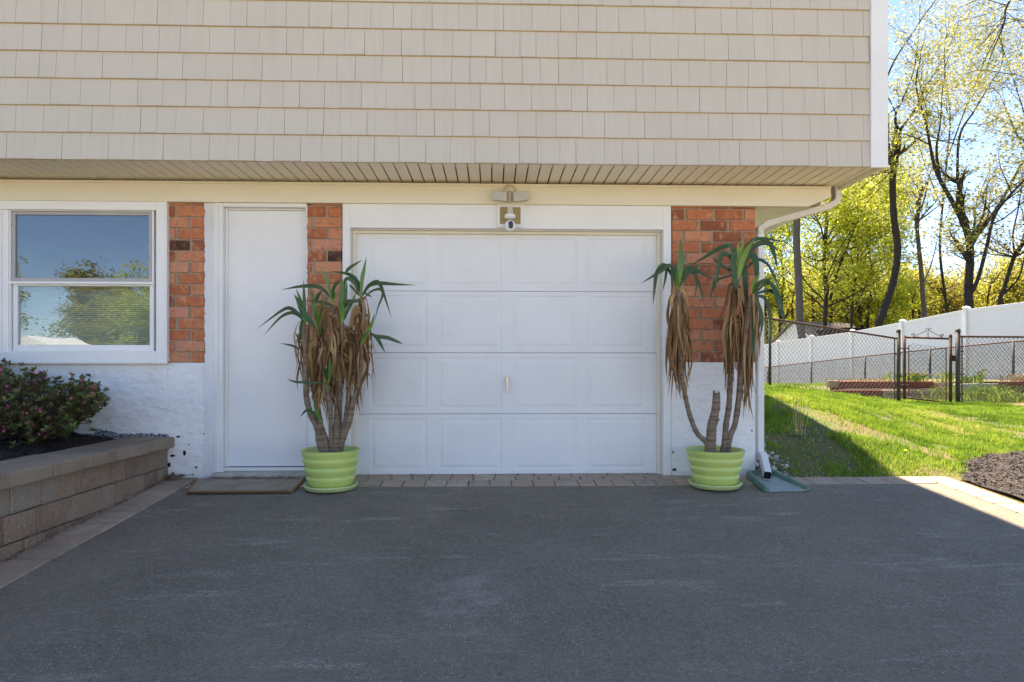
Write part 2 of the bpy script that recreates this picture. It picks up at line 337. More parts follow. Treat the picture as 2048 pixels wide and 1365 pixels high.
m_lawn = mk('lawn_soil', [(.065,.10,.022),(.11,.115,.035),(.145,.098,.05),(.19,.13,.075)], scale=1.6, rough=1, bump=.8, bscale=40, bdist=.03, contrast=(.36,.68), detail=8,
            noise2=[(50,.56,.7,(.36,.31,.24),.35,(1,1,1))])

# ---------------------------------------------------------------- terrain
GS = .08; G0 = -.022
XCORN = xY(1511)
def terrain(X, Y):
    X = np.asarray(X, float); Y = np.asarray(Y, float)
    front = .08*np.clip(Y, -12, 0)-.03+G0
    a = np.interp(Y, [-.1,.06,.64,2.1,5.5,7,9,12,18,24,60], [-.03,.015,.24,.50,.57,.42,.22,.15,.0,-.2,-.2])
    b = np.interp(Y, [-.1,.06,1,3,5.6,7,9,10.5,18,24,60], [-.03,-.005,.03,.15,.22,.16,.14,.42,.05,-.2,-.2])
    fy = ss((Y-.6)/3.4); wv = ss((X-(2.9+.8*fy))/(1.6+2.0*fy))
    back = a*(1-wv)+b*wv
    tn = ss((Y+.09)/.16)
    z = front*(1-tn)+back*tn
    bump = .018*np.sin(X*2.3+Y*1.1)*np.sin(Y*1.9-X*.7)+.01*np.sin(X*5.1)*np.sin(Y*4.3+1)
    z = z+bump*ss((Y-.1)/1.0)*ss((X-2.2)/.6)
    under = (X < 3.66) & (Y < -.07)
    z = np.where(under, z-.05, z)
    z = np.where((X > 3.62) & (Y < -.05), .08*np.clip(Y, -12, 0)+G0, z)
    z = np.where((X < XCORN-.03) & (Y > -.08), -.3, z)
    return z
def tz(x, y): return float(terrain(x, y))
def grid(name, xs, ys, zf, m, **kw):
    Xg, Yg = np.meshgrid(xs, ys); Zg = zf(Xg, Yg)
    V = np.stack([Xg.ravel(), Yg.ravel(), Zg.ravel()], 1); nx = len(xs); ny = len(ys)
    i, j = np.meshgrid(np.arange(nx-1), np.arange(ny-1)); a = (j*nx+i).ravel()
    Fc = np.stack([a, a+1, a+nx+1, a+nx], 1)
    me = bpy.data.meshes.new(name); me.from_pydata(V.tolist(), [], Fc.tolist()); me.materials.append(m)
    at = me.attributes.new('var', 'FLOAT', 'FACE'); at.data.foreach_set('value', np.random.default_rng(3).random(len(Fc)).astype(np.float32))
    me.polygons.foreach_set('use_smooth', [True]*len(me.polygons))
    o = bpy.data.objects.new(name, me); sc.collection.objects.link(o); return o
xs = np.concatenate([[-1500,-400,-120,-50,-20,-9,-4,-2], np.arange(1.6, 14, .12), [15,17,20,25,32,50,120,400,1500]])
ys = np.concatenate([[-1500,-400,-120,-50,-25], np.arange(-12,-1,1.0), [-.6,-.3,-.2,-.16], np.arange(-.1, 8, .12), np.arange(8.3, 26, .6), [30,40,60,100,300,1500]])
o = grid('ground', xs, ys, terrain, m_lawn); tag(o, kind='structure')

def gz(y): return (GS*y if y < 0 else 0.0)+G0
XL = -2.30; XR = 3.43            # asphalt edges
ay = np.concatenate([np.arange(-12, -4, 1.0), np.arange(-4, -.31, .1), [-.303]])
ax_ = np.linspace(XL, XR, 40)
o = grid('driveway', ax_, ay, lambda X, Y: GS*Y+G0+.003*np.sin(X*1.7)*np.sin(Y*2.1), m_asph); tag(o, kind='structure')
# street and far lawn beyond the driveway's end
mb = MB(); mb.box(-60, 60, -20, -12, -1.2, GS*-12-.0, .5); o = mb.build('street', m_conc); tag(o, kind='structure')
mb = MB(); mb.hexa([(-5,-12,GS*-12-.03),(6,-12,GS*-12-.03),(6,-7,GS*-7-.03),(-5,-7,GS*-7-.03),(-5,-12,GS*-12+.012),(6,-12,GS*-12+.012),(6,-7,GS*-7+.012),(-5,-7,GS*-7+.012)]); o = mb.build('bounce_slab', m_conc); tag(o, kind='structure')  # unseen pale slab behind the camera, added to bounce sunlight onto the soffit

rng = random.Random(5)
def slope_box(mb, x0, x1, y0, y1, th, var, lift=0.0):
    P = []
    for z in (-th, 0):
        for (x, y) in ((x0,y0),(x1,y0),(x1,y1),(x0,y1)): P.append((x+rng.uniform(-.0015,.0015), y+rng.uniform(-.0015,.0015), GS*min(y, 0)+G0+z+lift+rng.uniform(-.0012,.0012)))
    mb.hexa(P, var)
# paver bands
mb = MB()
def paver_row(x0, x1, y0, y1, L_, off=0, lift=.006):
    x = x0-off
    while x < x1:
        l = L_*rng.choice([.8,1,1,1.1]); a, b = max(x, x0), min(x+l-.006, x1)
        if b-a > .02: slope_box(mb, a, b, y0, y1, .06, rng.random(), lift)
        x += l
def paver_col(y0, y1, x0, x1, L_, lift=.006):
    y = y0
    while y < y1:
        l = L_*rng.choice([.8,1,1,1.15]); slope_box(mb, x0, x1, y, min(y+l-.006, y1), .06, rng.random(), lift); y += l
xg0, xg1 = xY(700), xY(1330)
paver_row(-2.53, xY(1510), -.20, .10, .165) if False else None
paver_row(xY(610), 2.10, -.300, -.135, .165)
paver_row(xY(610), 2.10, -.130, -.02, .165, off=.08)
paver_row(xg0, xg1, -.015, .10, .165, off=.03)
paver_row(-2.29, xY(610)-.006, -.300, -.135, .165, lift=.002)
paver_row(-2.29, xY(610)-.006, -.130, -.02, .165, off=.07, lift=.002)
paver_row(2.106, 3.42, -.300, -.09, .20)
paver_col(-12, -.02, -2.56, XL-.006, .20)
paver_col(-12, -.09, XR+.006, XR+.20, .20)
o = mb.build('paver_border', m_paver, bevel=.006); tag(o, kind='structure')
mb = MB(); 
slope_box(mb, -2.6, 2.12, -.33, .12, .05, .5, -.012); slope_box(mb, 2.12, 3.62, -.33, -.10, .05, .5, -.012); slope_box(mb, -2.6, XL+.01, -12, -.33, .05, .5, -.012); slope_box(mb, XR-.01, 3.66, -12, -.33, .05, .5, -.012)
o = mb.build('paver_sand', m_conc); tag(o, kind='structure')

# ================================================================ HOUSE
YF = -.53; ZS = 2.322
house = thing('house', (0, .3, 0), 'split level house with grey beige shake siding above a brick and white rendered garage wall', 'house')
XLW = -7.0                                   # left end of house
XCOR = xY(1511)                              # right corner of lower storey
XUP = xY(1766, YF)
XSID = xY(1738, YF)
# --- lower wall: rendered masonry with openings left for door, garage, window
zt = zY(985, 409)
xw0, xw1 = -4.8, xY(334); zw0, zw1 = zY(150, 727), zY(150, 398)
xd0, xd1 = xY(447), xY(613); zd1 = zY(520, 418)
xgo0, xgo1 = xY(701), xY(1326); zgo1 = zY(1000, 459)
mb = MB()
ZB = -.25
mb.box(XLW, xw1, .0, .25, ZB, zw0)                    # under window
mb.box(XLW, xw0, .0, .25, zw0, 2.30)
mb.box(xw0, xw1, .0, .25, zw1, 2.30)
mb.box(xw1, xY(413), .0, .25, ZB, zY(400, 726))
mb.box(xw1, xd0-.06, .03, .25, zY(400, 726), 2.30)
mb.box(xY(413), xd0-.06, .0, .25, ZB, zY(400,726))
mb.box(xd0-.06, xd1, .03, .25, zd1+.03, 2.30)
mb.box(xd1+.004, xY(686), .0, .25, ZB, zY(650, 724))
mb.box(xd1+.004, xY(686), .03, .25, zY(650, 724), 2.30)
mb.box(xY(686), xgo0-.01, .03, .25, ZB, 2.30)
mb.box(xgo0-.01, xgo1+.01, .03, .25, zgo1+.03, 2.30)
mb.box(xgo1+.01, xY(1342), .03, .25, ZB, 2.30)
mb.box(xY(1342), XCOR, .0, .25, ZB, zY(1420, 725))
mb.box(xY(1342), XCOR, .03, .25, zY(1420, 725), 2.30)
mb.box(XCOR-.25, XCOR, .25, 8, ZB, 2.30)
mb.build('rendered_wall', m_plaster, house, bevel=.006)
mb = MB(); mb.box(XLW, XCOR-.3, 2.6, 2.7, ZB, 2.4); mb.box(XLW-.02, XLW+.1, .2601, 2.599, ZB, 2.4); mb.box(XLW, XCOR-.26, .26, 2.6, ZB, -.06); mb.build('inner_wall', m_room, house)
# --- brick piers
CH = 22.15/250
def brick_pier(x0, x1, zb, ztop, seed, bonds, wrap=False):
    r = random.Random(seed); mb = MB(); mo = MB()
    mo.box(x0+.004, x1-.004, .008, .03, zb, ztop)
    if wrap: mo.box(x1-.03, x1-.006, .03, .30, zb, ztop)
    z = zb+.002; row = 0
    while z < ztop-.02:
        zt_ = min(z+CH-.010, ztop)
        cuts = bonds[row % len(bonds)]
        for (u0, u1) in cuts:
            a = x0+(x1-x0)*u0; b = x0+(x1-x0)*u1
            v = r.choice([.2,.34,.42,.5,.55,.6,.66,.72,.8,.9,.98]) if r.random() > .05 else .0
            d = r.uniform(-.006, .001)
            mb.box(a+.001, b-.001, d, .02, z, zt_, v, .0018, r)
        if wrap:
            y = .03+(.06 if row % 2 else 0)
            while y < .28:
                mb.box(x1-.02, x1+.001, y, min(y+.2, .3)-.01, z, zt_, r.random(), .0015, r); y += .21
        z += CH; row += 1
    p = mb.build('brick_pier', m_brick, house, bevel=.005)
    mo.build('mortar', m_mortar, p)
    return p
brick_pier(xY(337.5), xY(410), zY(370,726), zY(370,404), 11, [((0,.56),(.63,1)),((0,.15),(.21,1)),((0,.57),(.63,1)),((0,.17),(.26,1))])
brick_pier(xY(612.5), xY(684), zY(650,724), zY(650,405), 24, [((0,.14),(.24,1)),((0,.54),(.60,1)),((0,.13),(.21,1)),((0,.58),(.64,1))])
brick_pier(xY(1344), XCOR, zY(1430,725), zY(1430,411), 37, [((0,.31),(.345,.66),(.69,1)),((0,.145),(.175,.49),(.525,.84),(.87,1)),((0,.33),(.36,.67),(.71,1)),((0,.12),(.15,.47),(.50,.83),(.86,1))], wrap=True)

# --- shake siding on the upper storey
r = random.Random(2)
mb = MB(); EXP = .1905; z = ZS-.012; row = 0
widths = [.115,.13,.145,.16,.175,.19,.205]
while z < 5.2:
    x = XLW-r.uniform(0, .1)
    vr = r.uniform(.35, .65)
    while x < XSID:
        wd = r.choice(widths); a, b = max(x, XLW), min(x+wd, XSID+.004)
        if b-a > .015:
            dz = r.uniform(-.0016, .0016); g_ = .0011
            y_bot = YF-.016-r.uniform(0, .0012); y_top = YF-.003; v = min(1, max(0, vr+r.uniform(-.35, .35)))
            z0 = z+dz+.001; z1 = z+EXP+.012
            sk = r.uniform(-.0012,.0012)
            P = [(a+g_+sk,y_bot,z0),(b-g_+sk,y_bot,z0),(b-g_+sk,YF,z0),(a+g_+sk,YF,z0),(a+g_,y_top,z1),(b-g_,y_top,z1),(b-g_,YF+.001,z1),(a+g_,YF+.001,z1)]
            mb.hexa(P, v)
        x += wd
    z += EXP; row += 1
sid = mb.build('shake_siding', m_siding, house)
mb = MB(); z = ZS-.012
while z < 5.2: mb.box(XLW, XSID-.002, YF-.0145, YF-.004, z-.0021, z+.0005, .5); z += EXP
mb.build('course_shadow_strip', mk('course_shadow_tan', [(.46,.36,.22),(.52,.41,.26)], rough=.8), house)  # added strips: golden shadow line under each course put into the colour
mb = MB(); mb.box(XLW, XUP-.04, YF-.001, YF+.14, ZS+.004, 5.3); mb.build('siding_backing', m_sidingback, house)
mb = MB(); mb.box(XUP-.14, XUP-.004, YF+.141, 8, ZS+.012, 5.3); mb.build('side_siding', m_siding, house)
mb = MB(); mb.box(XSID, XUP, YF-.028, YF-.002, ZS-.02, 5.3); mb.box(XUP-.004, XUP+.022, YF-.028, YF+.09, ZS-.02, 5.3); mb.build('corner_trim', m_white, house, bevel=.003)
# --- soffit boards
mb = MB(); x = xY(985)+.0; P_ = .0893
i = math.floor((XLW-x)/P_)
k = i
while True:
    a = x+k*P_; b = a+P_-.010
    if a > XUP-.06: break
    b = min(b, XUP-.02)
    mb.box(a, b, YF+.013, .01, ZS, ZS+.012, r.random()); k += 1
mb.build('soffit', m_soffit, house, bevel=.003)
mb = MB(); mb.box(XLW, XUP-.02, YF+.013, .01, ZS+.013, ZS+.03); mb.build('soffit_groove', m_groove, house)
mb = MB(); mb.box(XUP-.03, XUP+.012, YF+.0, 7.9, ZS-.022, ZS+.002); mb.build('soffit_edge_trim', m_cream, house, bevel=.002)
# side soffit (behind the frieze end), boards run across
mb = MB(); ys_ = .04; 
zs2 = zY(1550, 411, .05)+.006
while ys_ < 7.8:
    mb.box(XCOR+.001, XUP-.19, ys_, ys_+.085, zs2, zs2+.012, r.random()); ys_ += .093
mb.box(XUP-.19, XUP-.15, .0, 7.8, zs2-.012, zs2+.014, .5)
mb.build('side_soffit', m_soffit, house, bevel=.002)
mb = MB(); mb.box(XCOR+.001, XUP-.19, .04, 7.8, zs2+.013, zs2+.03); mb.build('side_soffit_groove', m_groove, house)
# --- frieze board with tapered end
YZ = -.045
zft = zY(985, 368, YZ); zfb = zY(985, 408.5, YZ)
fx1 = xY(1662, YZ)
poly = [(XLW, zfb), (xY(1617, YZ), zfb), (fx1, zfb+.075), (fx1, zft-.001), (XLW, zft-.001)]
mb = MB(); mb.prism(poly, YZ, -.001); mb.box(XLW, fx1-.002, YZ-.010, YZ-.0005, zft-.018, zft-.001)
mb.build('frieze_board', m_cream, house, bevel=.002)
# --- roof and rest of upper storey (casts the house's shadow)
mb = MB(); mb.box(XLW, XUP-.15, YF+.15, 8, ZS+.04, 5.3); mb.build('upper_wall', m_siding, house)
mb = MB()
mb.hexa([(XLW-.3,YF-.35,5.22),(3.03,YF-.35,5.22),(3.03,3.8,7.0),(XLW-.3,3.8,7.0),(XLW-.3,YF-.35,5.34),(3.03,YF-.35,5.34),(3.03,3.8,7.15),(XLW-.3,3.8,7.15)])
mb.hexa([(XLW-.3,3.801,7.0),(3.03,3.801,7.0),(3.03,8.4,5.22),(XLW-.3,8.4,5.22),(XLW-.3,3.801,7.15),(3.03,3.801,7.15),(3.03,8.4,5.34),(XLW-.3,8.4,5.34)])
mb.hexa([(XLW,YF+.1,5.30),(XUP-.1,YF+.1,5.30),(XUP-.1,8,5.30),(XLW,8,5.30),(XLW,3.7,6.95),(XUP-.1,3.7,6.95),(XUP-.1,3.9,6.95),(XLW,3.9,6.95)])
mb.build('roof', m_shingle, house)

# --- window (two double-hung units in one trim)
win = MB(); YW = -.035
def fr(mb, x0, x1, z0, z1, wx, wz, y0, y1, wzb=None):
    wzb = wzb or wz
    mb.box(x0, x0+wx, y0, y1, z0, z1); mb.box(x1-wx, x1, y0, y1, z0, z1)
    mb.box(x0+wx, x1-wx, y0, y1, z1-wz, z1); mb.box(x0+wx, x1-wx, y0, y1, z0, z0+wzb)
fr(win, xw0-.0, xY(334,YW), zY(150,724,YW), zY(150,398,YW), .085, .085, YW, .05, .085)
win.box(xw0, xY(335,YW)+.004, YW-.012, YW-.0005, zY(150,728,YW), zY(150,722,YW)) 
win.box(xY(330.5,YW), xY(334.5,YW), YW-.008, YW-.0005, zY(150,724,YW), zY(150,396,YW))
wobj = win.build('window', m_vinyl, house, bevel=.004)
zc0, zc1 = zY(150,706), zY(150,420)
xr = xY(309); xl = xY(6)
UW = xr-xl
mu = MB(); mu.box(xl-.015, xl+.055, -.02, .06, zc0+.001, zc1+.003); mu.box(xl-.004, xl+.008, -.028, -.0205, zc0, zc1)
mu.build('mullion', m_vinyl, wobj, bevel=.003)
for s_ in range(2):
    X1 = xr if s_ == 0 else xl-.02; X0 = xl+.052 if s_ == 0 else X1-UW+.05
    zm = zY(150, 567)
    f1 = MB(); fr(f1, X0, X1, zc0, zc1, .014, .014, -.012, .07)
    fr(f1, X0+.02, X1-.006, zc0+.012, zm+.004, .035, .025, .005, .045, .05)
    f1.box(X0-.004, X1+.004, -.022, .03, zm-.008, zm+.012)
    f1.build('lower_sash', m_vinyl, wobj, bevel=.003)
    f2 = MB(); fr(f2, X0+.016, X1-.016, zm+.014, zc1-.016, .028, .026, -.004, .03, .028)
    for q in (.25, .75): f2.box(X0+.010, X0+.022, -.010, -.0045, zm+.02+(zc1-zm)*q, zm+.03+(zc1-zm)*q)
    f2.build('upper_sash', m_greyframe, wobj, bevel=.003)
    p1 = MB(); p1.box(X0+.05, X1-.036, .022, .026, zc0+.055, zm-.018); p1.build('window_pane', m_glass, wobj)
    p2 = MB(); p2.box(X0+.04, X1-.04, .008, .012, zm+.04, zc1-.04); p2.build('window_pane', m_glass, wobj)
    bl = MB(); zz = zc0+.02
    while zz < zm-.01:
        bl.hexa([(X0,.085,zz),(X1,.085,zz),(X1,.105,zz+.015),(X0,.105,zz+.015),(X0,.0865,zz+.001),(X1,.0865,zz+.001),(X1,.1065,zz+.016),(X0,.1065,zz+.016)]); zz += .0165
    bl.build('blind', m_blind, wobj)
# --- entry door
dj = MB()
zsill = zY(520, 938)
dj.box(xY(429), xd0, -.018, .10, zsill-.03, zY(430,406))
dj.box(xY(434), xY(439), -.026, -.0185, zsill-.03, zY(430,408))
dj.box(xd0+.0005, xd1, -.016, .10, zd1+.012, zY(520,406))
dj.box(xd0+.0005, xd0+.02, .03, .09, zsill+.01, zd1+.011)
dj.box(xd0+.021, xd1, .03, .09, zd1-.002, zd1+.011)
dfr = dj.build('door_frame', m_white, house, bevel=.004)
mb = MB(); 
# smeared render strip between brick and jamb, ragged left edge
rr = random.Random(8); pts = []; zz = ZB
poly = [(xY(429.5), ZB), (xY(429.5), zY(420,405))]
zz = zY(420,405)
while zz > ZB+.3:
    poly.append((xY(411)+rr.uniform(-.006,.004), zz)); zz -= rr.uniform(.012,.03)
poly.append((xY(411), ZB))
mb.prism(poly, -.012, .02); mb.build('render_strip', m_jamb, house)
mb = MB(); mb.box(xd0+.012, xd1+.02, .05, .09, zY(520,933,.05), zd1-.003, .5); dd = mb.build('entry_door', m_door, house, bevel=.003)
mb = MB(); mb.box(xd0, xd1+.01, .02, .10, zsill-.02, zY(520,936,.02)); mb.build('door_sill', m_white, house, bevel=.002)
# ragged paint edge over brick on the right of the door
mb = MB(); poly = [(xd1-.004, zsill)]; zz = zsill
while zz < zY(612,406):
    poly.append((xd1+.008+rr.uniform(-.006,.006), zz)); zz += rr.uniform(.012,.03)
poly.append((xd1-.004, zz)); mb.prism(poly, -.010, .012); mb.build('paint_edge', m_jamb, house)
# --- garage opening trim
gt = MB(); YG = -.02
xt0, xt1 = xY(685,YG), xY(1342,YG); zth = zY(1000,409,YG)
xo0, xo1 = xY(700,YG), xY(1327,YG); zo1 = zY(1000,457.5,YG)
gt.box(xt0, xo0, YG, .028, -.012, zth); gt.box(xo1, xt1, YG, .028, -.018, zth); gt.box(xo0+.0005, xo1-.0005, YG, .028, zo1, zth)
gt.box(xo0+.0005, xo0+.004, .0285, .16, -.03, zo1); gt.box(xo1-.004, xo1-.0005, .0285, .16, -.03, zo1); gt.box(xo0+.0045, xo1-.0045, .0285, .16, zo1-.006, zo1)
gt.build('garage_trim', m_white, house, bevel=.003)
gs = MB(); YS = .055
gs.box(xo0+.005, xo0+.032, YS, .10, -.03, zo1-.007); gs.box(xo1-.032, xo1-.005, YS, .10, -.03, zo1-.007); gs.box(xo0+.033, xo1-.033, YS, .10, zo1-.028, zo1-.007)
gd = gs.build('garage_door', m_cream, house, bevel=.003)
YD = .085
gx0, gx1 = xo0+.025, xo1-.025
sz = [zY(1000,948.5,YD), zY(1000,828,YD), zY(1000,706,YD), zY(1000,583,YD), zo1-.01]
cols = [(741,854),(877,1003),(1026,1153),(1175,1291)]
def ring(mb, x0, x1, z0, z1, prof):
    prev = None
    for (ins, dy) in prof:
        c = [(x0+ins,YD+dy,z0+ins),(x1-ins,YD+dy,z0+ins),(x1-ins,YD+dy,z1-ins),(x0+ins,YD+dy,z1-ins)]
        if prev:
            for i in range(4): mb.quad(prev[i], prev[(i+1)%4], c[(i+1)%4], c[i])
        prev = c
    mb.quad(*prev)
for s_ in range(4):
    z0, z1 = sz[s_]+.0018, sz[s_+1]-.0018
    pz0, pz1 = z0+.036, z1-.036
    if s_ == 3: pz1 = zY(1000, 478, YD)
    mb = MB(); px_ = [(xY(a,YD), xY(b,YD)) for a, b in cols]
    def fq(x0_, x1_, z0_, z1_): mb.quad((x0_,YD,z0_),(x1_,YD,z0_),(x1_,YD,z1_),(x0_,YD,z1_))
    fq(gx0, gx1, z0, pz0); fq(gx0, gx1, pz1, z1)
    e = [gx0]+[v for p in px_ for v in p]+[gx1]
    for i in range(0, len(e), 2): fq(e[i], e[i+1], pz0, pz1)
    for (a, b) in px_: ring(mb, a, b, pz0, pz1, [(0,0),(.003,.004),(.020,.0045),(.034,.0006),(.037,.0)])
    # lips top and bottom, back
    mb.quad((gx0,YD,z1),(gx1,YD,z1),(gx1,YD+.03,z1+.0),(gx0,YD+.03,z1)); mb.quad((gx0,YD+.03,z0),(gx1,YD+.03,z0),(gx1,YD,z0),(gx0,YD,z0))
    mb.quad((gx0,YD+.03,z0-.01),(gx0,YD+.03,z1+.01),(gx1,YD+.03,z1+.01),(gx1,YD+.03,z0-.01))
    mb.build('door_panel', m_garage, gd)
hb = MB(); hp = atY(1014.5, 756, YD); hz = atY(1013.5, 789, YD).z
hb.lathe([(.0,0),(.019,0),(.019,.004),(.015,.007),(0,.008)], (0,0,0), 20)
hb.v = [(hp.x+v[0], YD-.001-v[2], hp.z-.012+v[1]*1.5) for v in hb.v]
hb.tube([(hp.x, YD-.008, hp.z-.016),(hp.x, YD-.03, hp.z-.016)], .008, 10)
hb.hexa([(hp.x-.004,YD-.036,hz),(hp.x+.005,YD-.036,hz),(hp.x+.005,YD-.026,hz),(hp.x-.004,YD-.026,hz),(hp.x-.012,YD-.04,hp.z),(hp.x+.012,YD-.04,hp.z),(hp.x+.012,YD-.028,hp.z),(hp.x-.012,YD-.028,hp.z)])
hb.build('handle', m_steel, gd, bevel=.002)
# --- framed mounting block above the garage
kb = MB(); YK = YG-.018; k0 = atY(993,455,YK); k1 = atY(1048,408,YK)
fr(kb, k0.x, k1.x, k0.z, k1.z, .028, .026, YK, YG-.0005)
kk = kb.build('mounting_block', m_white, house, bevel=.003)
kb = MB(); kb.box(k0.x+.028, k1.x-.028, YK+.010, YG-.0005, k0.z+.026, k1.z-.026); kb.build('block_face', m_tan, kk)
# --- chips where the white paint has come off the render, and the door's bottom seal
r8 = random.Random(18)
for (px, py, sx, sy) in ((340,878,3,4),(357,874,4,2),(369,907,2.5,7),(345,912,5,2.5),(346,947,3,2),(338,930,3,6),(407,868,1.5,1.5),(378,890,1.2,1.2),(1346,905,2,2),(1504,862,1.5,2),(1349,940,5,3),(1500,945,4,4),(362,952,6,2),(392,935,2,2)):
    p = atY(px, py, -.004); pol = []
    for k in range(9):
        a = k*.698; q = r8.uniform(.55, 1.25); pol.append((p.x+math.cos(a)*sx*q/250, p.z+math.sin(a)*sy*q/250))
    mb = MB(); mb.prism(pol, -.005, -.0005); mb.build('paint_chip', m_black if 0 else m_dark, house)
mb = MB(); r8 = random.Random(3); xx = xY(150); pol = []
x0_, x1_ = xY(190), xY(338); n_ = 46
top_ = [(x0_+(x1_-x0_)*k/n_, zY(0, np.interp(190+148*k/n_, [190,215,240,300,338],[858,862,869,869,870]), 0)+r8.uniform(-.008,.008)) for k in range(n_+1)]
mb.prism([(x0_, .2), (x1_, .2)]+top_[::-1], -.004, -.0005); mb.build('bare_band', mk('bare_grey_render', [(.07,.08,.10),(.36,.37,.40)], scale=40, rough=.9, contrast=(.4,.6)), house)
mb = MB(); mb.box(gx0, gx1, YD-.003, YD+.02, sz[0]-.014, sz[0]+.0015); mb.build('bottom_seal', m_dark, gd)
# --- door step
mb = MB(); r3 = random.Random(4)
a, b = xY(424), xY(622)
P = []; 
mb.hexa([(a,-.082,-.07),(b+.03,-.082,-.07),(b+.03,.06,-.07),(a,.06,-.07),(a+.03,-.07,zsill-.022),(b,-.07,zsill-.022),(b,.06,zsill-.021),(a+.03,.06,zsill-.021)])
o = mb.build('door_step', m_conc, bevel=.012, seg=3); tag(o, 'low worn concrete step under the white entry door', 'step')
# --- downspout
ds = MB(); yd = .07
xds = xY(1518, yd)+.004
def W(px, py, Y): return atY(px, py, Y)
top = [W(1673,372,yd), W(1673,398,yd), W(1668,407,yd), W(1655,414,yd), W(1560,441,yd), W(1533,449,yd), W(1521,458,yd)]
top[-1].x = xds
pts = top+[Vector((xds, yd, top[-1].z-.05)), Vector((xds, yd, W(1517,902,yd).z)), Vector((xds+.006, yd-.012, W(1517,912,yd).z))]
e2 = atY(1535, 952, -.25); elb = [pts[-1], Vector((xds+.006, yd-.06, .125)), e2]
up = MB(); up.rect_tube(top+[Vector((xds, yd, top[-1].z-.05))], .075, .055, (0,1,0)); 
dsp = up.build('downspout', m_spoutc, house)
dn = MB(); dn.rect_tube([Vector((xds, yd, top[-1].z-.05)), Vector((xds, yd, W(1517,902,yd).z)), elb[0], elb[1], elb[2]], .055, .07, (1,0,0))
dn.box(xds-.029, xds+.029, yd-.037, yd+.037, .62, .645); dn.build('spout_pipe', m_alum, dsp)
eb = MB(); d_ = (elb[2]-elb[1]).normalized(); eb.rect_tube([elb[2]-d_*.10, elb[2]-d_*.012], .053, .068, (1,0,0))
q0 = elb[2]-d_*.02; ax1 = (Vector((1,0,0))-d_*d_.x).normalized(); ax2 = d_.cross(ax1)
eb.quad(q0-ax1*.027-ax2*.034, q0+ax1*.027-ax2*.034, q0+ax1*.027+ax2*.034, q0-ax1*.027+ax2*.034)
eb.build('spout_mouth', m_dark, dsp)

# ================================================================ floodlight and camera
fl = thing('floodlight', atY(1020, 395, YZ), 'twin head security floodlight on the cream board above the garage door', 'floodlight')
c = atY(1019, 383, YZ)
mb = MB(); mb.lathe([(0,.055),(.022,.052),(.040,.040),(.048,.018),(.052,0)], (0,0,0), 28)
mb.v = [(c.x+v[0], YZ-v[2], c.z+v[1]) for v in mb.v]
mb.tube([(c.x,YZ-.03,c.z-.01),(c.x,YZ-.06,c.z-.05),(c.x,YZ-.065,c.z-.10)], [.022,.020,.013], 14)
fb = mb.build('base', m_lamp, fl, smooth=True)
for s_, (a, b) in ((-1,(984,1014)),(1,(1026,1057))):
    A = atY(a, 0, YZ-.09).x; B = atY(b, 0, YZ-.09).x; zc_ = atY(1020, 393, YZ-.09).z
    mb = MB(); tl = .012*s_
    hx = [(A,-.038-tl*(-1) if 0 else 0)]
    def hd(mb, ins, y0, y1):
        za = zc_+(.012 if s_ < 0 else -.0); zb_ = zc_+(.0 if s_ < 0 else .012)
        xa, xb = A+ins, B-ins
        tA, tB = (.037, .024) if s_ < 0 else (.024, .037)
        dA = .0 if s_ < 0 else -.014; dB = -.014 if s_ < 0 else .0
        mb.hexa([(xa,y0,zc_+dA-.032+ins),(xb,y0,zc_+dB-.032+ins),(xb,y1,zc_+dB-.028+ins),(xa,y1,zc_+dA-.028+ins),
                 (xa,y0,zc_+dA+.044-ins),(xb,y0,zc_+dB+.044-ins),(xb,y1,zc_+dB+.038-ins),(xa,y1,zc_+dA+.038-ins)])
    hd(mb, 0, YZ-.115, YZ-.06); h_ = mb.build('lamp_head', m_lamp, fl, bevel=.008, seg=3)
    mb = MB(); hd(mb, .010, YZ-.118, YZ-.1155); mb.build('lamp_lens', m_lens, h_, bevel=.001)
    mb = MB(); xi = B if s_ < 0 else A; mb.tube([(c.x+s_*.01,YZ-.06,c.z-.045),(xi-s_*.02,YZ-.075,zc_-.01)], .009, 8); mb.build('lamp_arm', m_lamp, fl)
mb = MB(); mb.box(c.x-.017, c.x+.022, YZ-.085, YZ-.045, atY(0,419,YZ-.08).z, atY(0,408,YZ-.08).z+.006); mb.build('motion_sensor', m_lamp, fl, bevel=.006)
sc_c = thing('security_camera', atY(1020, 440, YG-.03), 'small white dome security camera with a black lens hanging under the floodlight', 'camera')
c = atY(1020, 433, YG-.075)
mb = MB(); mb.box(c.x-.020, c.x+.024, YG-.045, YK+.011, c.z+.030, c.z+.062); mb.tube([(c.x,YG-.03,c.z+.035),(c.x,c.y,c.z+.012)], .013, 10); mb.build('bracket', m_camw, sc_c, bevel=.004)
mb = MB(); mb.lathe([(0,.024),(.02,.023),(.033,.017),(.042,.008),(.044,-.006),(.038,-.014),(.02,-.02),(0,-.02)], c, 32); mb.build('collar', m_camw, sc_c, smooth=True)
cb = atY(1020.5, 452, YG-.08)
mb = MB(); mb.lathe([(.0001,.044)]+[(.044*math.sin(a), .044*math.cos(a)) for a in np.linspace(.15, 3.0, 14)]+[(.0001,-.044)], cb, 28); ball = mb.build('camera_ball', m_camw, sc_c, smooth=True)
mb = MB(); pr = []
for k in range(20):
    a = 2*math.pi*k/20; pr.append((cb.x+.003+.019*math.cos(a), cb.z-.001+.019*math.sin(a)+(.010 if math.sin(a) > 0 else -.010)))
mb.prism(pr, cb.y-.0475, cb.y-.02); mb.build('lens_cover', m_black, ball, bevel=.003)

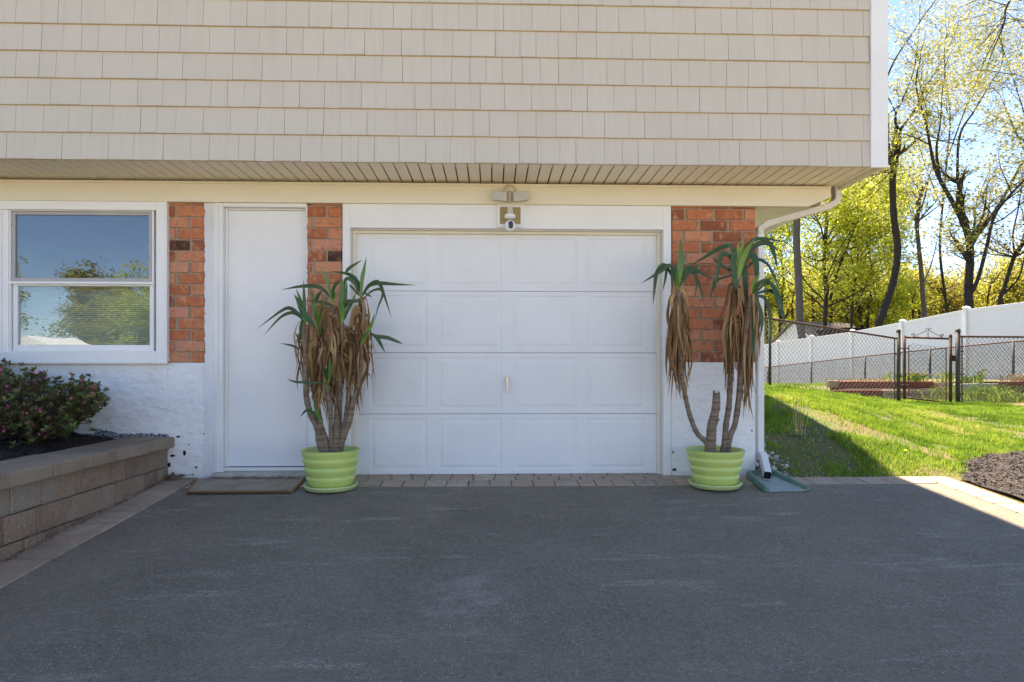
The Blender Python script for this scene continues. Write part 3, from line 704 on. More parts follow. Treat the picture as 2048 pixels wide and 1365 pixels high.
# ================================================================ doormat, splash block
mb = MB()
def sheet(mb, P, th):
    mb.hexa([(p[0],p[1],gz(p[1])+.008) for p in P]+[(p[0],p[1],gz(p[1])+.008+th) for p in P])
dm = thing('doormat', atY(485, 972, -.28), 'worn brown coir doormat lying in front of the white entry door', 'doormat')
mx0, mx1 = xY(372,-.47), xY(584,-.47); mx0b, mx1b = xY(392,-.10), xY(611,-.10)
sheet(mb, [(mx0+.012,-.458),(mx1-.012,-.458),(mx1b-.012,-.105),(mx0b+.012,-.105)], .010); mb.build('mat_pile', m_mat, dm, bevel=.005)
mb = MB(); rr = random.Random(77)
def fringe(p, q, n):
    for i in range(n):
        t = i/n; a = Vector(p).lerp(Vector(q), t)
        for _ in range(3):
            d = Vector((rr.uniform(-.014,.014), rr.uniform(-.016,.010), rr.uniform(-.002,.008)))
            b0 = a+Vector((rr.uniform(-.004,.004), rr.uniform(-.006,.012), rr.uniform(.0,.014)))
            mb.tri(b0, b0+Vector((.004,.001,0)), b0+d, rr.random())
for (p, q, n) in (((mx0,-.475),(mx1,-.475),520),((mx0,-.482),(mx1,-.482),520),((mx1,-.475),(mx1b,-.10),160),((mx0b,-.10),(mx1b,-.10),120),((mx0,-.475),(mx0b,-.10),120)):
    fringe((p[0],p[1],gz(p[1])+.010), (q[0],q[1],gz(q[1])+.010), n)
sheet(mb, [(mx0,-.47),(mx1,-.47),(mx1b,-.10),(mx0b,-.10)], .005)
mb.build('mat_edge', m_coir, dm)

# splash block, rotated
sb = thing('splash_block', atY(1555, 970, -.42), 'green plastic splash block under the end of the downspout', 'splash block')
def G(px, py):
    # point on sloped ground at pixel
    f0 = atY(px, py, 0).z; f1 = atY(px, py, -1).z     # both sides linear in Y
    Y = (f0-G0)/(GS-(f0-f1)); return Vector((atY(px, py, Y).x, Y, GS*Y+G0))
bl_, br_ = G(1496, 957), G(1548, 957)
fl_, fr_ = G(1534, 986), G(1617, 984)
br_ = fr_+(bl_-fl_)*1.02+Vector((-.10, .02, .0))
def lift(p, h): return Vector((p.x, p.y, p.z+h))
mb = MB(); mb.hexa([lift(fl_,.004),lift(fr_,.004),lift(br_,.004),lift(bl_,.004),lift(fl_,.014),lift(fr_,.014),lift(br_,.022),lift(bl_,.022)]); mb.build('tray', m_splashin, sb, bevel=.004)
mb = MB()
def wall(p, q, w_, h0, h1):
    d = (q-p).normalized(); n = Vector((-d.y, d.x, 0))*w_/2
    mb.hexa([lift(p-n,.004),lift(p+n,.004),lift(q+n,.004),lift(q-n,.004),lift(p-n*.5,h0),lift(p+n*.5,h0),lift(q+n*.5,h1),lift(q-n*.5,h1)])
wall(bl_, fl_, .045, .062, .042); wall(br_, fr_, .045, .062, .042); wall(bl_, br_, .045, .062, .062)
mb.build('rim', m_splash, sb, bevel=.008, seg=3)

# ================================================================ retaining wall
rt = thing('retaining_wall', (-2.6, -.6, -.1), 'low retaining wall of brown split faced blocks with flat cap stones left of the driveway', 'retaining wall')
XF = xY(334, -.02); XC = xY(348, -.02); zcap = zY(340, 874, -.02); zcb = zcap-.085
r = random.Random(6)
mb = MB(); HH = .152; rows = [(zcb-HH, zcb), (zcb-2*HH, zcb-HH), (zcb-3*HH, zcb-2*HH), (zcb-4*HH, zcb-3*HH), (zcb-5*HH, zcb-4*HH)]
for k, (z0, z1) in enumerate(rows):
    y = -.005-(.0 if k % 2 else .12); first = True; xf = XF+.004*k
    if k % 2 == 0: mb.box(xf-.2, xf, y+.002, -.004, z0, z1-.003, r.random(), .002, r)
    while y > -4.2:
        l = r.choice([.17,.24,.30,.30,.36]); mb.box(xf-.22, xf+r.uniform(-.003,.004), y-l+.003, y, z0+.001, z1-.002, r.random(), .002, r); y -= l
mb.build('block_course', m_block, rt, bevel=.009, seg=2)
y = -.004
while y > -4.2:
    l = r.choice([.26,.36,.42]); mb = MB(); mb.box(XC-.36, XC, y-l+.003, y, zcb, zcap+r.uniform(-.002,.002), r.random(), .002, r)
    mb.build('cap_stone', m_cap, rt, bevel=.014, seg=3); y -= l
# planter mulch
def pz(X, Y): return zcap-.03+.20*ss((-2.75-X)/1.4)*ss((Y+1.9)/1.6)+.012*np.sin(X*21)*np.sin(Y*19)+.008*np.sin(X*47+1)*np.sin(Y*41)
o = grid('planter_mulch', np.linspace(-6.9, XC-.33, 90), np.linspace(-4.2, -.001, 90), pz, m_mulch); tag(o, kind='structure')
mb = MB(); r = random.Random(14)
for _ in range(9000):
    x = r.uniform(-5.2, XC-.34); y = r.uniform(-2.6, -.01); z = float(pz(x, y)); a = r.uniform(0, 6.28); l = r.uniform(.008,.026); w_ = r.uniform(.003,.008)
    u = Vector((math.cos(a), math.sin(a), r.uniform(-.3,.4)))*l; v = Vector((-math.sin(a), math.cos(a), r.uniform(-.4,.4)))*w_
    p = Vector((x, y, z+r.uniform(0,.012))); mb.quad(p-u-v, p+u-v, p+u*.9+v, p-u+v*.8, r.random())
o = mb.build('mulch_chips', m_mulch); tag(o, 'dark wood mulch in the planter behind the retaining wall', 'mulch', kind='stuff')
# leaf litter along wall and step
mb = MB(); r = random.Random(21)
def bit(x, y, z, s, var=None):
    a = r.uniform(0, 6.28); u = Vector((math.cos(a), math.sin(a), r.uniform(-.3,.5)))*s; v = Vector((-math.sin(a), math.cos(a), r.uniform(-.3,.5)))*s*r.uniform(.3,.6)
    p = Vector((x, y, z)); mb.quad(p-u, p-v, p+u, p+v, r.random() if var is None else var)
for _ in range(420): bit(XF+abs(r.gauss(0,.018))+.012, -4*r.random()**1.1-.01, 0, 0) if False else None
for _ in range(500):
    y = -3.0*r.random(); x = XF+.02+abs(r.gauss(0,.015)); bit(x, y, gz(y)+.012+r.uniform(0,.006), r.uniform(.004,.014))
for _ in range(160): bit(XF+.02+abs(r.gauss(0,.09)), -.02-abs(r.gauss(0,.05)), -.008+r.uniform(0,.02), r.uniform(.006,.018))
for _ in range(500): x = r.uniform(xY(425), xY(622)); y = -.092-abs(r.gauss(0,.018)); bit(x, y, gz(y)+.022+r.uniform(0,.01), r.uniform(.003,.011))
for _ in range(60): x = r.uniform(-2.2, 3.3); y = r.uniform(-3.5,-.4); bit(x, y, gz(y)+.006, r.uniform(.003,.007))
for _ in range(60): x = r.uniform(1.9, 2.6); y = r.uniform(-.65,-.35); bit(x, y, gz(y)+.006, r.uniform(.003,.006))
for _ in range(140): x = r.uniform(-1.0, 2.0); y = -.30-abs(r.gauss(0,.03)); bit(x, y, gz(y)+.008, r.uniform(.002,.006))
for _ in range(90): x = r.uniform(-2.28, 3.4); y = r.uniform(-3.4,-.35); bit(x, y, gz(y)+.006, r.uniform(.002,.004), 1.0)
for _ in range(60): x = r.uniform(2.3, 3.5); y = -.29+r.gauss(0,.05); bit(x, y, gz(y)+.012, r.uniform(.003,.007))
o = mb.build('leaf_litter', m_litter); tag(o, 'dry brown leaf bits gathered along the wall foot and step', 'leaf litter', kind='stuff')

# ================================================================ azalea
az = thing('azalea_bush', (-3.35, -.45, float(pz(-3.35,-.45))), 'low azalea bush with small dark leaves and pink buds under the window', 'bush')
tw = MB(); lf = MB(); bd = MB(); r = random.Random(33)
def rosette(p, up, n=8, s=.027):
    up = up.normalized(); t1 = up.orthogonal().normalized(); t2 = up.cross(t1); vb = r.random()
    for k in range(n):
        a = 6.283*k/n+r.uniform(-.3,.3); el = r.uniform(.1, 1.0)
        d = (t1*math.cos(a)+t2*math.sin(a))*math.cos(el)+up*math.sin(el); sd = d.cross(up).normalized() if d.cross(up).length > 1e-4 else t1
        l = s*r.uniform(.7,1.3); w_ = l*.26; m_ = p+d*l*.55+up*.002
        v = min(1, max(0, vb*.8+r.uniform(-.1,.25))); v = v if r.random() > .12 else 1
        lf.quad(p, m_+sd*w_, p+d*l, m_-sd*w_, v)
def bud(p, up):
    up = up.normalized(); t1 = up.orthogonal().normalized(); t2 = up.cross(t1); l = r.uniform(.018,.032); v = r.random()
    ring_ = lambda z, q: [p+up*z+(t1*math.cos(k*1.2566)+t2*math.sin(k*1.2566))*q for k in range(5)]
    A = ring_(0,.003); B = ring_(l*.45,l*.32); C = ring_(l,.002)
    for k in range(5):
        bd.quad(A[k],A[(k+1)%5],B[(k+1)%5],B[k],v); bd.quad(B[k],B[(k+1)%5],C[(k+1)%5],C[k],v)
def envelope(px):   # top outline of the bush in the photo: pixel row for each pixel column
    return np.interp(px, [-300,-60,0,25,45,60,90,115,135,150,185,205], [690,700,728,716,745,735,752,748,775,765,762,800])
stems = []
for _ in range(620):
    px = r.uniform(-260, 200); Y = r.uniform(-.85, -.06)
    t0 = float(envelope(px)); bot = float(np.interp(px, [-260,0,60,130,170,200], [900,890,880,862,835,790]))
    py = t0+4+(bot-t0)*r.random()**.9
    p = atY(px, py, Y)
    if p.z < float(pz(p.x, Y))+.03: continue
    base = Vector((-3.35+(p.x+3.35)*.25, -.45+(p.y+.45)*.3, float(pz(-3.35,-.45))))
    mid = base.lerp(p, .6)+Vector((r.uniform(-.05,.05), r.uniform(-.05,.05), -.03))
    tw.tube([base, mid, p], [.005,.0028,.0014], 4, caps=False)
    for k in range(r.randint(3,6)):
        q = p+Vector((r.gauss(0,.035), r.gauss(0,.035), r.gauss(0,.030)))
        tw.tube([mid.lerp(p,.6), q], [.0016,.001], 3, caps=False)
        rosette(q, Vector((r.uniform(-.6,.6), r.uniform(-.9,.1), 1)), r.randint(6,9), .032)
        if r.random() < .2: bud(q+Vector((0,0,.004)), Vector((r.uniform(-.5,.5), r.uniform(-.6,.1), 1)))
tw.build('stem', m_twig, az); lf.build('foliage', m_azl, az); bd.build('buds', m_pink, az, smooth=True)

# ================================================================ potted yuccas
def crom(P, n=12):
    P = [Vector(p) for p in P]
    if len(P) == 2: return [P[0].lerp(P[1], i/(n-1)) for i in range(n)]
    Q = [P[0]*2-P[1]]+P+[P[-1]*2-P[-2]]; out = []; m = len(P)-1
    for i in range(n):
        t = i/(n-1)*m; k = min(int(t), m-1); u = t-k
        a, b, c_, d = Q[k:k+4]
        out.append(.5*((2*b)+(-a+c_)*u+(2*a-5*b+4*c_-d)*u*u+(-a+3*b-3*c_+d)*u**3))
    return out
def ribbon(mb, pts, w0, var, nrm=Vector((0,-1,0)), twist=0, fold=.25, tip=True, base=.35):
    n = len(pts); rows = []
    for i, p in enumerate(pts):
        t = (pts[min(i+1,n-1)]-pts[max(i-1,0)]).normalized(); u = i/(n-1)
        a = twist*(u-.2); nn = Vector((nrm.x*math.cos(a)-nrm.y*math.sin(a), nrm.x*math.sin(a)+nrm.y*math.cos(a), nrm.z))
        sd = t.cross(nn); sd = sd.normalized() if sd.length > 1e-4 else t.orthogonal().normalized()
        nn = sd.cross(t)
        w_ = w0*(base+(1-base)*math.sin(min(1, u/.45)*math.pi/2))*(1 if u < .45 else max(.02, 1-((u-.45)/.55)**1.7))/2
        rows.append((p-sd*w_+nn*w_*fold, p, p+sd*w_+nn*w_*fold))
    b = len(mb.v)
    for r_ in rows: mb.v += [tuple(q) for q in r_]
    for i in range(n-1):
        for k in range(2):
            a = b+i*3+k; mb.f.append((a, a+1, a+4, a+3)); mb.a.append(min(1, max(0, var+(.35*(1-i/(n-1))**3 if var > .3 else 0))))
YP = -.35
def plantpot(th, cx_px, rim_r, seed):
    c = atY(cx_px, 975, YP); c = Vector((c.x, YP, gz(YP)+.004))
    zr = atY(cx_px, 898, YP).z-c.z
    H = zr; z0 = .022
    pr = [(0,z0),(.146,z0),(.151,z0+.006)]
    # stepped bands, each bulging out then tucking in
    rb = [(.152,.176),(.163,.191),(.177,.204),(.193,rim_r)]
    hb_ = (H-z0-.006)/4*1.0
    for k, (ra, rbb) in enumerate(rb):
        zz = z0+.006+k*hb_; hh = hb_
        pr += [(ra,zz+.001),(ra+.006,zz+hh*.2),(rbb-.003,zz+hh*.65),(rbb,zz+hh*.86),(rbb-.002,zz+hh*.97)]
    pr += [(rim_r,H-.004),(rim_r-.004,H),(rim_r-.014,H),(rim_r-.018,H-.006),(rim_r-.026,H-.05)]
    mb = MB(); mb.lathe(pr, c, 64); pot = mb.build('pot', m_potg, th, smooth=True)
    mb = MB(); mb.lathe([(0,.012),(.1,.008),(rim_r-.022,0)], (c.x,c.y,c.z+H-.045), 40); mb.build('soil', m_soil, th)
    return c, c.z+H-.045
def saucer(cx_px, label):
    c = atY(cx_px, 975, YP); c = Vector((c.x, YP, gz(YP)+.002))
    s_ = MB(); R_ = .197
    s_.lathe([(0,.0),(.165,.0),(.178,.004),(R_-.006,.026),(R_,.034),(R_-.004,.038),(R_-.010,.037),(R_-.018,.026),(.170,.016),(0,.016)], c, 64)
    o = s_.build('pot_saucer', m_saucer, None, smooth=True)
    tag(o, label, 'saucer', 'saucers under the green pots'); return o
def heads(th, HD, seed):
    r = random.Random(seed)
    for (dy, leaves) in HD:
        mb = MB()
        for L_ in leaves:
            wpx, var, P = L_; Yb = YP+dy; n = len(P); out = r.uniform(-.09, .03)
            pts = [atY(P[i][0], P[i][1], Yb+out*(i/(n-1))) for i in range(n)]
            ribbon(mb, crom(pts, 14), wpx*.88/270, var, Vector((r.uniform(-.35,.35), -1, r.uniform(-.1,.3))).normalized(), r.uniform(-.5,.5), .28)
        mb.build('leaf_crown', m_yuc, th, smooth=True)
def skirt(th, src, n, seed, ylo, yhi, lens=(60,130), wide=18):
    r = random.Random(seed); mb = MB()
    for _ in range(n):
        (sx, sy, ex, ey) = r.choice(src); t = r.random(); bx = sx+(ex-sx)*t; by = sy+(ey-sy)*t
        ln = r.uniform(*lens); a = r.uniform(0, 6.28); out = r.uniform(.3,1)*wide
        dx = math.cos(a)*out; dyy = math.sin(a)*out/270
        Y0 = YP+r.uniform(-.02,.02); kick = r.gauss(0, 9)
        e = min(by+ln, yhi+r.uniform(-25,12))
        if e < by+20: e = by+20
        P = [atY(bx, by, Y0), atY(bx+dx*.75, by-r.uniform(-6,12), Y0+dyy*.8), atY(bx+dx*1.25, by+(e-by)*.3, Y0+dyy*1.1), atY(bx+dx*r.uniform(.6,1.3)+kick*.6, by+(e-by)*.68, Y0+dyy*r.uniform(.7,1.1)), atY(bx+dx*r.uniform(.1,1.4)+kick+r.uniform(-5,5), e, Y0+dyy*r.uniform(.4,1.1))]
        nr = Vector((r.uniform(-1,1), -r.random()-.15, r.uniform(-.3,.3))).normalized()
        ribbon(mb, crom(P, 15), r.uniform(2.6,8.5)/270, r.random(), nr, r.uniform(-5,5), r.uniform(-.9,1.0), base=.5)
    mb.build('dead_leaves', m_dead, th, smooth=True)
def stems_(th, S):
    for (P, r0, r1, dy) in S:
        n = len(P); pts = []
        for i, (x, y) in enumerate(P): pts.append(atY(x, y, YP+dy*(i/(n-1))))
        pts = crom(pts, 40); rad = []
        for i in range(40):
            u = i/39; rad.append((r0+(r1-r0)*u)/270*(1+.07*math.sin(i*2.9)+.03*math.sin(i*1.3)))
        mb = MB(); mb.tube(pts, rad, 12); mb.build('stem', m_stem, th, smooth=True)
# left plant
tl = thing('potted_yucca', atY(661, 975, YP), 'bushy many headed yucca in a lime green pot between entry door and garage door', 'potted plant', 'potted yuccas beside the garage door')
c, zs_ = plantpot(tl, 661.5, .212, 1)
stems_(tl, [([(648,908),(641,880),(634,855),(620,825),(613,795),(612,765),(612,700),(614,650)],7,4.5,-.03),
            ([(655,908),(650,880),(640,850),(632,800),(624,750),(622,700),(628,660)],7.5,4.5,.04),
            ([(664,910),(662,870),(660,820),(655,780),(652,750)],5,3,-.07),
            ([(672,908),(674,870),(676,820),(675,760),(668,690),(666,625),(665,612)],9,4.5,.03),
            ([(678,905),(688,870),(698,845),(705,810),(716,770),(722,720),(722,690)],7,4.5,-.04),
            ([(675,906),(690,850),(697,800),(700,740),(718,680),(722,620),(722,598)],6,5,.05),
            ([(668,908),(672,850),(680,780),(684,700),(684,645)],6,4,.0),
            ([(645,908),(636,875),(641,850),(641,836)],6,4,-.06)])
heads(tl, [
 (-.03, [(9,.12,[(611,645),(598,630),(580,617),(560,624),(513,659)]),(8,.16,[(611,648),(600,633),(583,626),(560,636),(527,672)]),(9,.45,[(612,645),(604,610),(592,577)]),(8,.22,[(612,645),(609,600),(607,560)]),
         (15,.2,[(597,612),(615,635),(634,658)]),(8,.15,[(606,640),(597,605),(588,588)]),(7,.6,[(612,648),(606,630),(602,618)]),(8,.1,[(604,640),(602,660),(604,682)])]),
 (.02, [(11,.5,[(641,670),(634,635),(626,600),(624,577)]),(10,.4,[(641,668),(644,630),(645,590)]),(13,.3,[(640,640),(643,665),(642,683)]),(9,.2,[(630,610),(637,592),(646,580)]),(10,.55,[(640,672),(637,640),(632,612)])]),
 (.0, [(7,.75,[(664,608),(658,575),(650,555),(643,534)]),(6,.6,[(664,606),(662,585),(655,560)]),(9,.08,[(664,598),(640,575),(605,573),(562,580)]),(8,.12,[(668,613),(645,606),(610,601)]),(7,.3,[(665,598),(668,575),(685,556)]),(6,.5,[(665,606),(668,590),(665,570)])]),
 (-.05, [(13,.5,[(684,648),(682,610),(684,575),(684,553)]),(9,.3,[(684,640),(690,600),(694,560)]),(10,.15,[(686,622),(700,605),(728,601)]),(9,.7,[(684,648),(686,620),(682,600)]),(9,.12,[(688,640),(692,628),(702,610),(715,580)])]),
 (.03, [(9,.6,[(722,598),(724,560),(728,540),(733,513)]),(9,.1,[(720,585),(712,560),(694,548),(662,543)]),(8,.22,[(690,548),(700,536),(725,520)]),(9,.14,[(725,592),(738,572),(760,567),(790,569),(834,571)]),
        (9,.1,[(725,590),(740,570),(757,565),(768,590),(783,637)]),(6,.12,[(726,598),(745,582),(762,579),(765,592),(756,615),(749,645)]),(9,.14,[(718,592),(710,568),(698,558),(690,562),(689,585)]),
        (8,.75,[(722,600),(721,575),(717,560)]),(6,.1,[(716,590),(704,575),(697,570)]),(8,.08,[(724,596),(715,602),(700,602),(686,600)]),(5,.2,[(727,585),(736,590),(744,595)])]),
 (-.06, [(9,.7,[(722,692),(733,668),(743,650),(750,625)]),(8,.5,[(722,690),(730,672),(738,660)]),(9,.15,[(742,668),(752,673),(775,676),(795,684),(806,688)]),(8,.2,[(743,667),(755,678),(762,690),(771,707)])]),
 (-.07, [(8,.55,[(657,765),(660,740),(659,711)]),(8,.3,[(655,762),(651,745),(645,735)]),(6,.15,[(655,768),(625,766),(590,764),(573,757)]),(5,.6,[(661,780),(655,770),(650,760)])]),
 (-.08, [(8,.5,[(641,843),(634,825),(628,808)]),(7,.12,[(640,842),(625,824),(612,822),(600,835)]),(5,.1,[(640,840),(628,830),(614,828)])]),
 (-.02, [(5,.1,[(600,700),(585,692),(560,687)]),(4,.08,[(604,690),(596,675),(590,665)])])], 5)
skirt(tl, [(612,650,614,720),(625,650,624,720),(640,665,640,720),(664,620,668,720),(684,650,684,720)], 125, 9, 640, 800, (45,125), 21)
skirt(tl, [(722,600,720,660),(722,690,718,720),(700,650,705,700)], 75, 10, 620, 850, (45,130), 20)
skirt(tl, [(640,720,650,780),(668,720,672,770)], 34, 12, 700, 850, (50,110), 10)
saucer(661.5, 'pale green saucer under the left pot, beside the doormat')
# right plant
tr = thing('potted_yucca', atY(1430, 975, YP), 'sparse yucca with a cut stump in a lime green pot beside the downspout', 'potted plant', 'potted yuccas beside the garage door')
c, zs_ = plantpot(tr, 1430, .216, 2)
stems_(tr, [([(1421,908),(1412,885),(1395,868),(1382,838),(1372,800),(1364,750),(1360,690),(1358,630),(1357,580)],5.5,4,-.03),
            ([(1446,908),(1450,880),(1452,850),(1458,810),(1460,760),(1461,690),(1466,620),(1474,560)],6.5,4.5,.02),
            ([(1454,908),(1460,875),(1471,845),(1478,800),(1484,740),(1492,660),(1504,592)],6,4.5,-.04),
            ([(1419,912),(1422,880),(1424,850),(1431,820),(1433,787)],11.5,7,-.02), ([(1430,830),(1429,800),(1428,782)],4.5,2.5,-.015), ([(1436,820),(1437,795),(1437,784)],4.5,2.2,-.03), ([(1424,870),(1432,845),(1436,838)],4.5,3.5,-.04)])
heads(tr, [
 (-.03, [(15,.55,[(1357,585),(1359,545),(1361,510),(1362,473)]),(8,.5,[(1357,585),(1354,560),(1354,540)]),(10,.14,[(1350,560),(1341,532),(1318,545),(1281,568)]),(10,.08,[(1348,562),(1330,530),(1314,545),(1309,575),(1306,612)]),
         (13,.2,[(1352,570),(1350,540),(1345,545),(1344,585)]),(9,.1,[(1363,560),(1375,535),(1400,545),(1434,562)]),(7,.12,[(1362,560),(1380,540),(1398,570),(1410,618)]),(6,.06,[(1360,572),(1378,548),(1402,527)]),
         (9,.1,[(1358,575),(1372,550),(1388,545),(1393,570),(1388,600)]),(7,.15,[(1352,565),(1335,540),(1330,560),(1325,585)])]),
 (.02, [(11,.95,[(1474,562),(1478,520),(1484,495),(1488,474)]),(13,.75,[(1475,562),(1485,520),(1496,498),(1510,478)]),(9,.85,[(1474,540),(1476,510),(1477,484)]),(9,.12,[(1480,530),(1500,485),(1530,478),(1578,487)]),
        (13,.14,[(1482,530),(1510,492),(1538,487),(1548,510),(1556,542)]),(11,.15,[(1470,530),(1463,494),(1440,497),(1410,515),(1382,531)]),(13,.18,[(1468,535),(1457,512),(1442,510),(1435,545),(1429,590)]),
        (14,.2,[(1472,530),(1468,500),(1466,530),(1472,585),(1471,600)]),(17,.18,[(1482,545),(1495,515),(1508,515),(1513,545),(1512,568)]),(15,.14,[(1478,550),(1484,525),(1489,545),(1492,600),(1495,640)]),
        (9,.08,[(1486,545),(1512,520),(1535,530),(1550,560),(1562,592)]),(8,.1,[(1470,545),(1448,535),(1440,528),(1420,512)]),(7,.1,[(1470,550),(1435,560),(1427,575),(1420,600)])]),
 (-.05, [(13,.8,[(1504,595),(1508,570),(1520,545)]),(10,.12,[(1504,592),(1520,566),(1548,556)]),(10,.1,[(1508,590),(1535,565),(1555,590),(1565,625),(1574,680)]),(10,.06,[(1508,592),(1530,598),(1540,640),(1541,700)]),
         (10,.1,[(1505,592),(1508,630),(1507,680),(1504,725)]),(9,.1,[(1507,590),(1540,582),(1560,605),(1568,650)]),(10,.16,[(1506,590),(1516,610),(1524,640),(1520,680)]),(8,.12,[(1506,590),(1528,560),(1545,575),(1558,620),(1567,640)])])], 6)
skirt(tr, [(1357,585,1359,690)], 62, 19, 590, 800, (60,180), 21)
skirt(tr, [(1474,562,1462,700),(1476,580,1466,660)], 58, 20, 580, 815, (60,180), 18)
skirt(tr, [(1504,595,1488,710)], 58, 23, 590, 835, (80,190), 16)
saucer(1430, 'pale green saucer under the right pot, beside the splash block')

# ================================================================ gravel, grass, mulch bed
r = random.Random(50); mb = MB()
def stone(x, y, z, s, v):
    a = r.uniform(0, 6.28); n = len(mb.v); cs = []
    for (u, w_, h) in ((1,0,0),(.3,.9,.1),(-.8,.5,0),(-.7,-.6,.1),(.4,-.9,0)):
        u *= r.uniform(.8,1.2); w_ *= r.uniform(.7,1.1); cs.append((x+s*(u*math.cos(a)-w_*math.sin(a)), y+s*(u*math.sin(a)+w_*math.cos(a)), z+h*s))
    t = [(x+(p[0]-x)*.55, y+(p[1]-y)*.55, z+s*.65+r.uniform(-.15,.15)*s) for p in cs]
    mb.v += cs+t
    for k in range(5): mb.f.append((n+k, n+(k+1)%5, n+5+(k+1)%5, n+5+k)); mb.a.append(v)
    mb.f.append((n+5,n+6,n+7,n+8,n+9)); mb.a.append(v)
for _ in range(1500):
    y = -.05+3.2*r.random(); x = XCOR+.05+abs(r.gauss(0, .13)); stone(x, y, tz(x, y)-.002, r.uniform(.010,.026), r.random())
for _ in range(500):
    x = r.uniform(XCOR, 3.5); y = -.065+abs(r.gauss(0,.05)); stone(x, y, tz(x, y)-.002, r.uniform(.004,.010), r.random())
for _ in range(350):
    x = 2.80+r.gauss(0,.30); y = .55+r.gauss(0,.28); stone(x, y, tz(x, y)-.001, r.uniform(.003,.008), r.random()*.7)
o = mb.build('gravel', m_gravel); tag(o, 'grey and tan river gravel along the house corner', 'gravel', kind='stuff')

# mulch bed at right
bedpx = [(1938,962),(1942,945),(1955,928),(1985,917),(2048,912),(2300,905)]
def in_bed(x, y):
    # boundary in world: y limit grows with x
    return (x > 3.67) & (y < np.interp(x, [3.6,3.85,4.1,4.5,5.1,6.4], [-.25,-.02,.28,.60,.85,1.1])) & (y > -2.6) & (x < 6.4)
def bedz(X, Y): return terrain(X, Y)+.022+.012*np.sin(X*13)*np.sin(Y*11)
bx = np.arange(3.67, 8.0, .06); by = np.arange(-6, 1.2, .06)
Xg, Yg = np.meshgrid((bx[:-1]+bx[1:])/2, (by[:-1]+by[1:])/2); M_ = in_bed(Xg, Yg)
mb = MB()
for j in range(M_.shape[0]):
    for i in range(M_.shape[1]):
        if M_[j, i]:
            q = [(bx[i],by[j]),(bx[i+1],by[j]),(bx[i+1],by[j+1]),(bx[i],by[j+1])]
            mb.quad(*[(a, b, float(bedz(a, b))) for a, b in q], .3)
o = mb.build('mulch_bed', m_mulchg); tag(o, kind='structure')
mb = MB()
for _ in range(26000):
    x = r.uniform(3.68, 6.4); y = r.uniform(-2.6, 1.05)
    if not bool(in_bed(x+r.gauss(0,.03), y+r.gauss(0,.03))): continue
    z = float(bedz(x, y)); a = r.uniform(0, 6.28); l = r.uniform(.006,.024); w_ = r.uniform(.002,.006)
    u = Vector((math.cos(a), math.sin(a), r.uniform(-.3,.5)))*l; v = Vector((-math.sin(a), math.cos(a), r.uniform(-.5,.5)))*w_
    p = Vector((x, y, z+r.uniform(0,.012))); mb.quad(p-u-v, p+u-v, p+u*.9+v, p-u+v*.8, r.random())
o = mb.build('mulch_chips', m_mulchg); tag(o, 'weathered grey wood mulch beside the lawn at the driveway edge', 'mulch', kind='stuff')

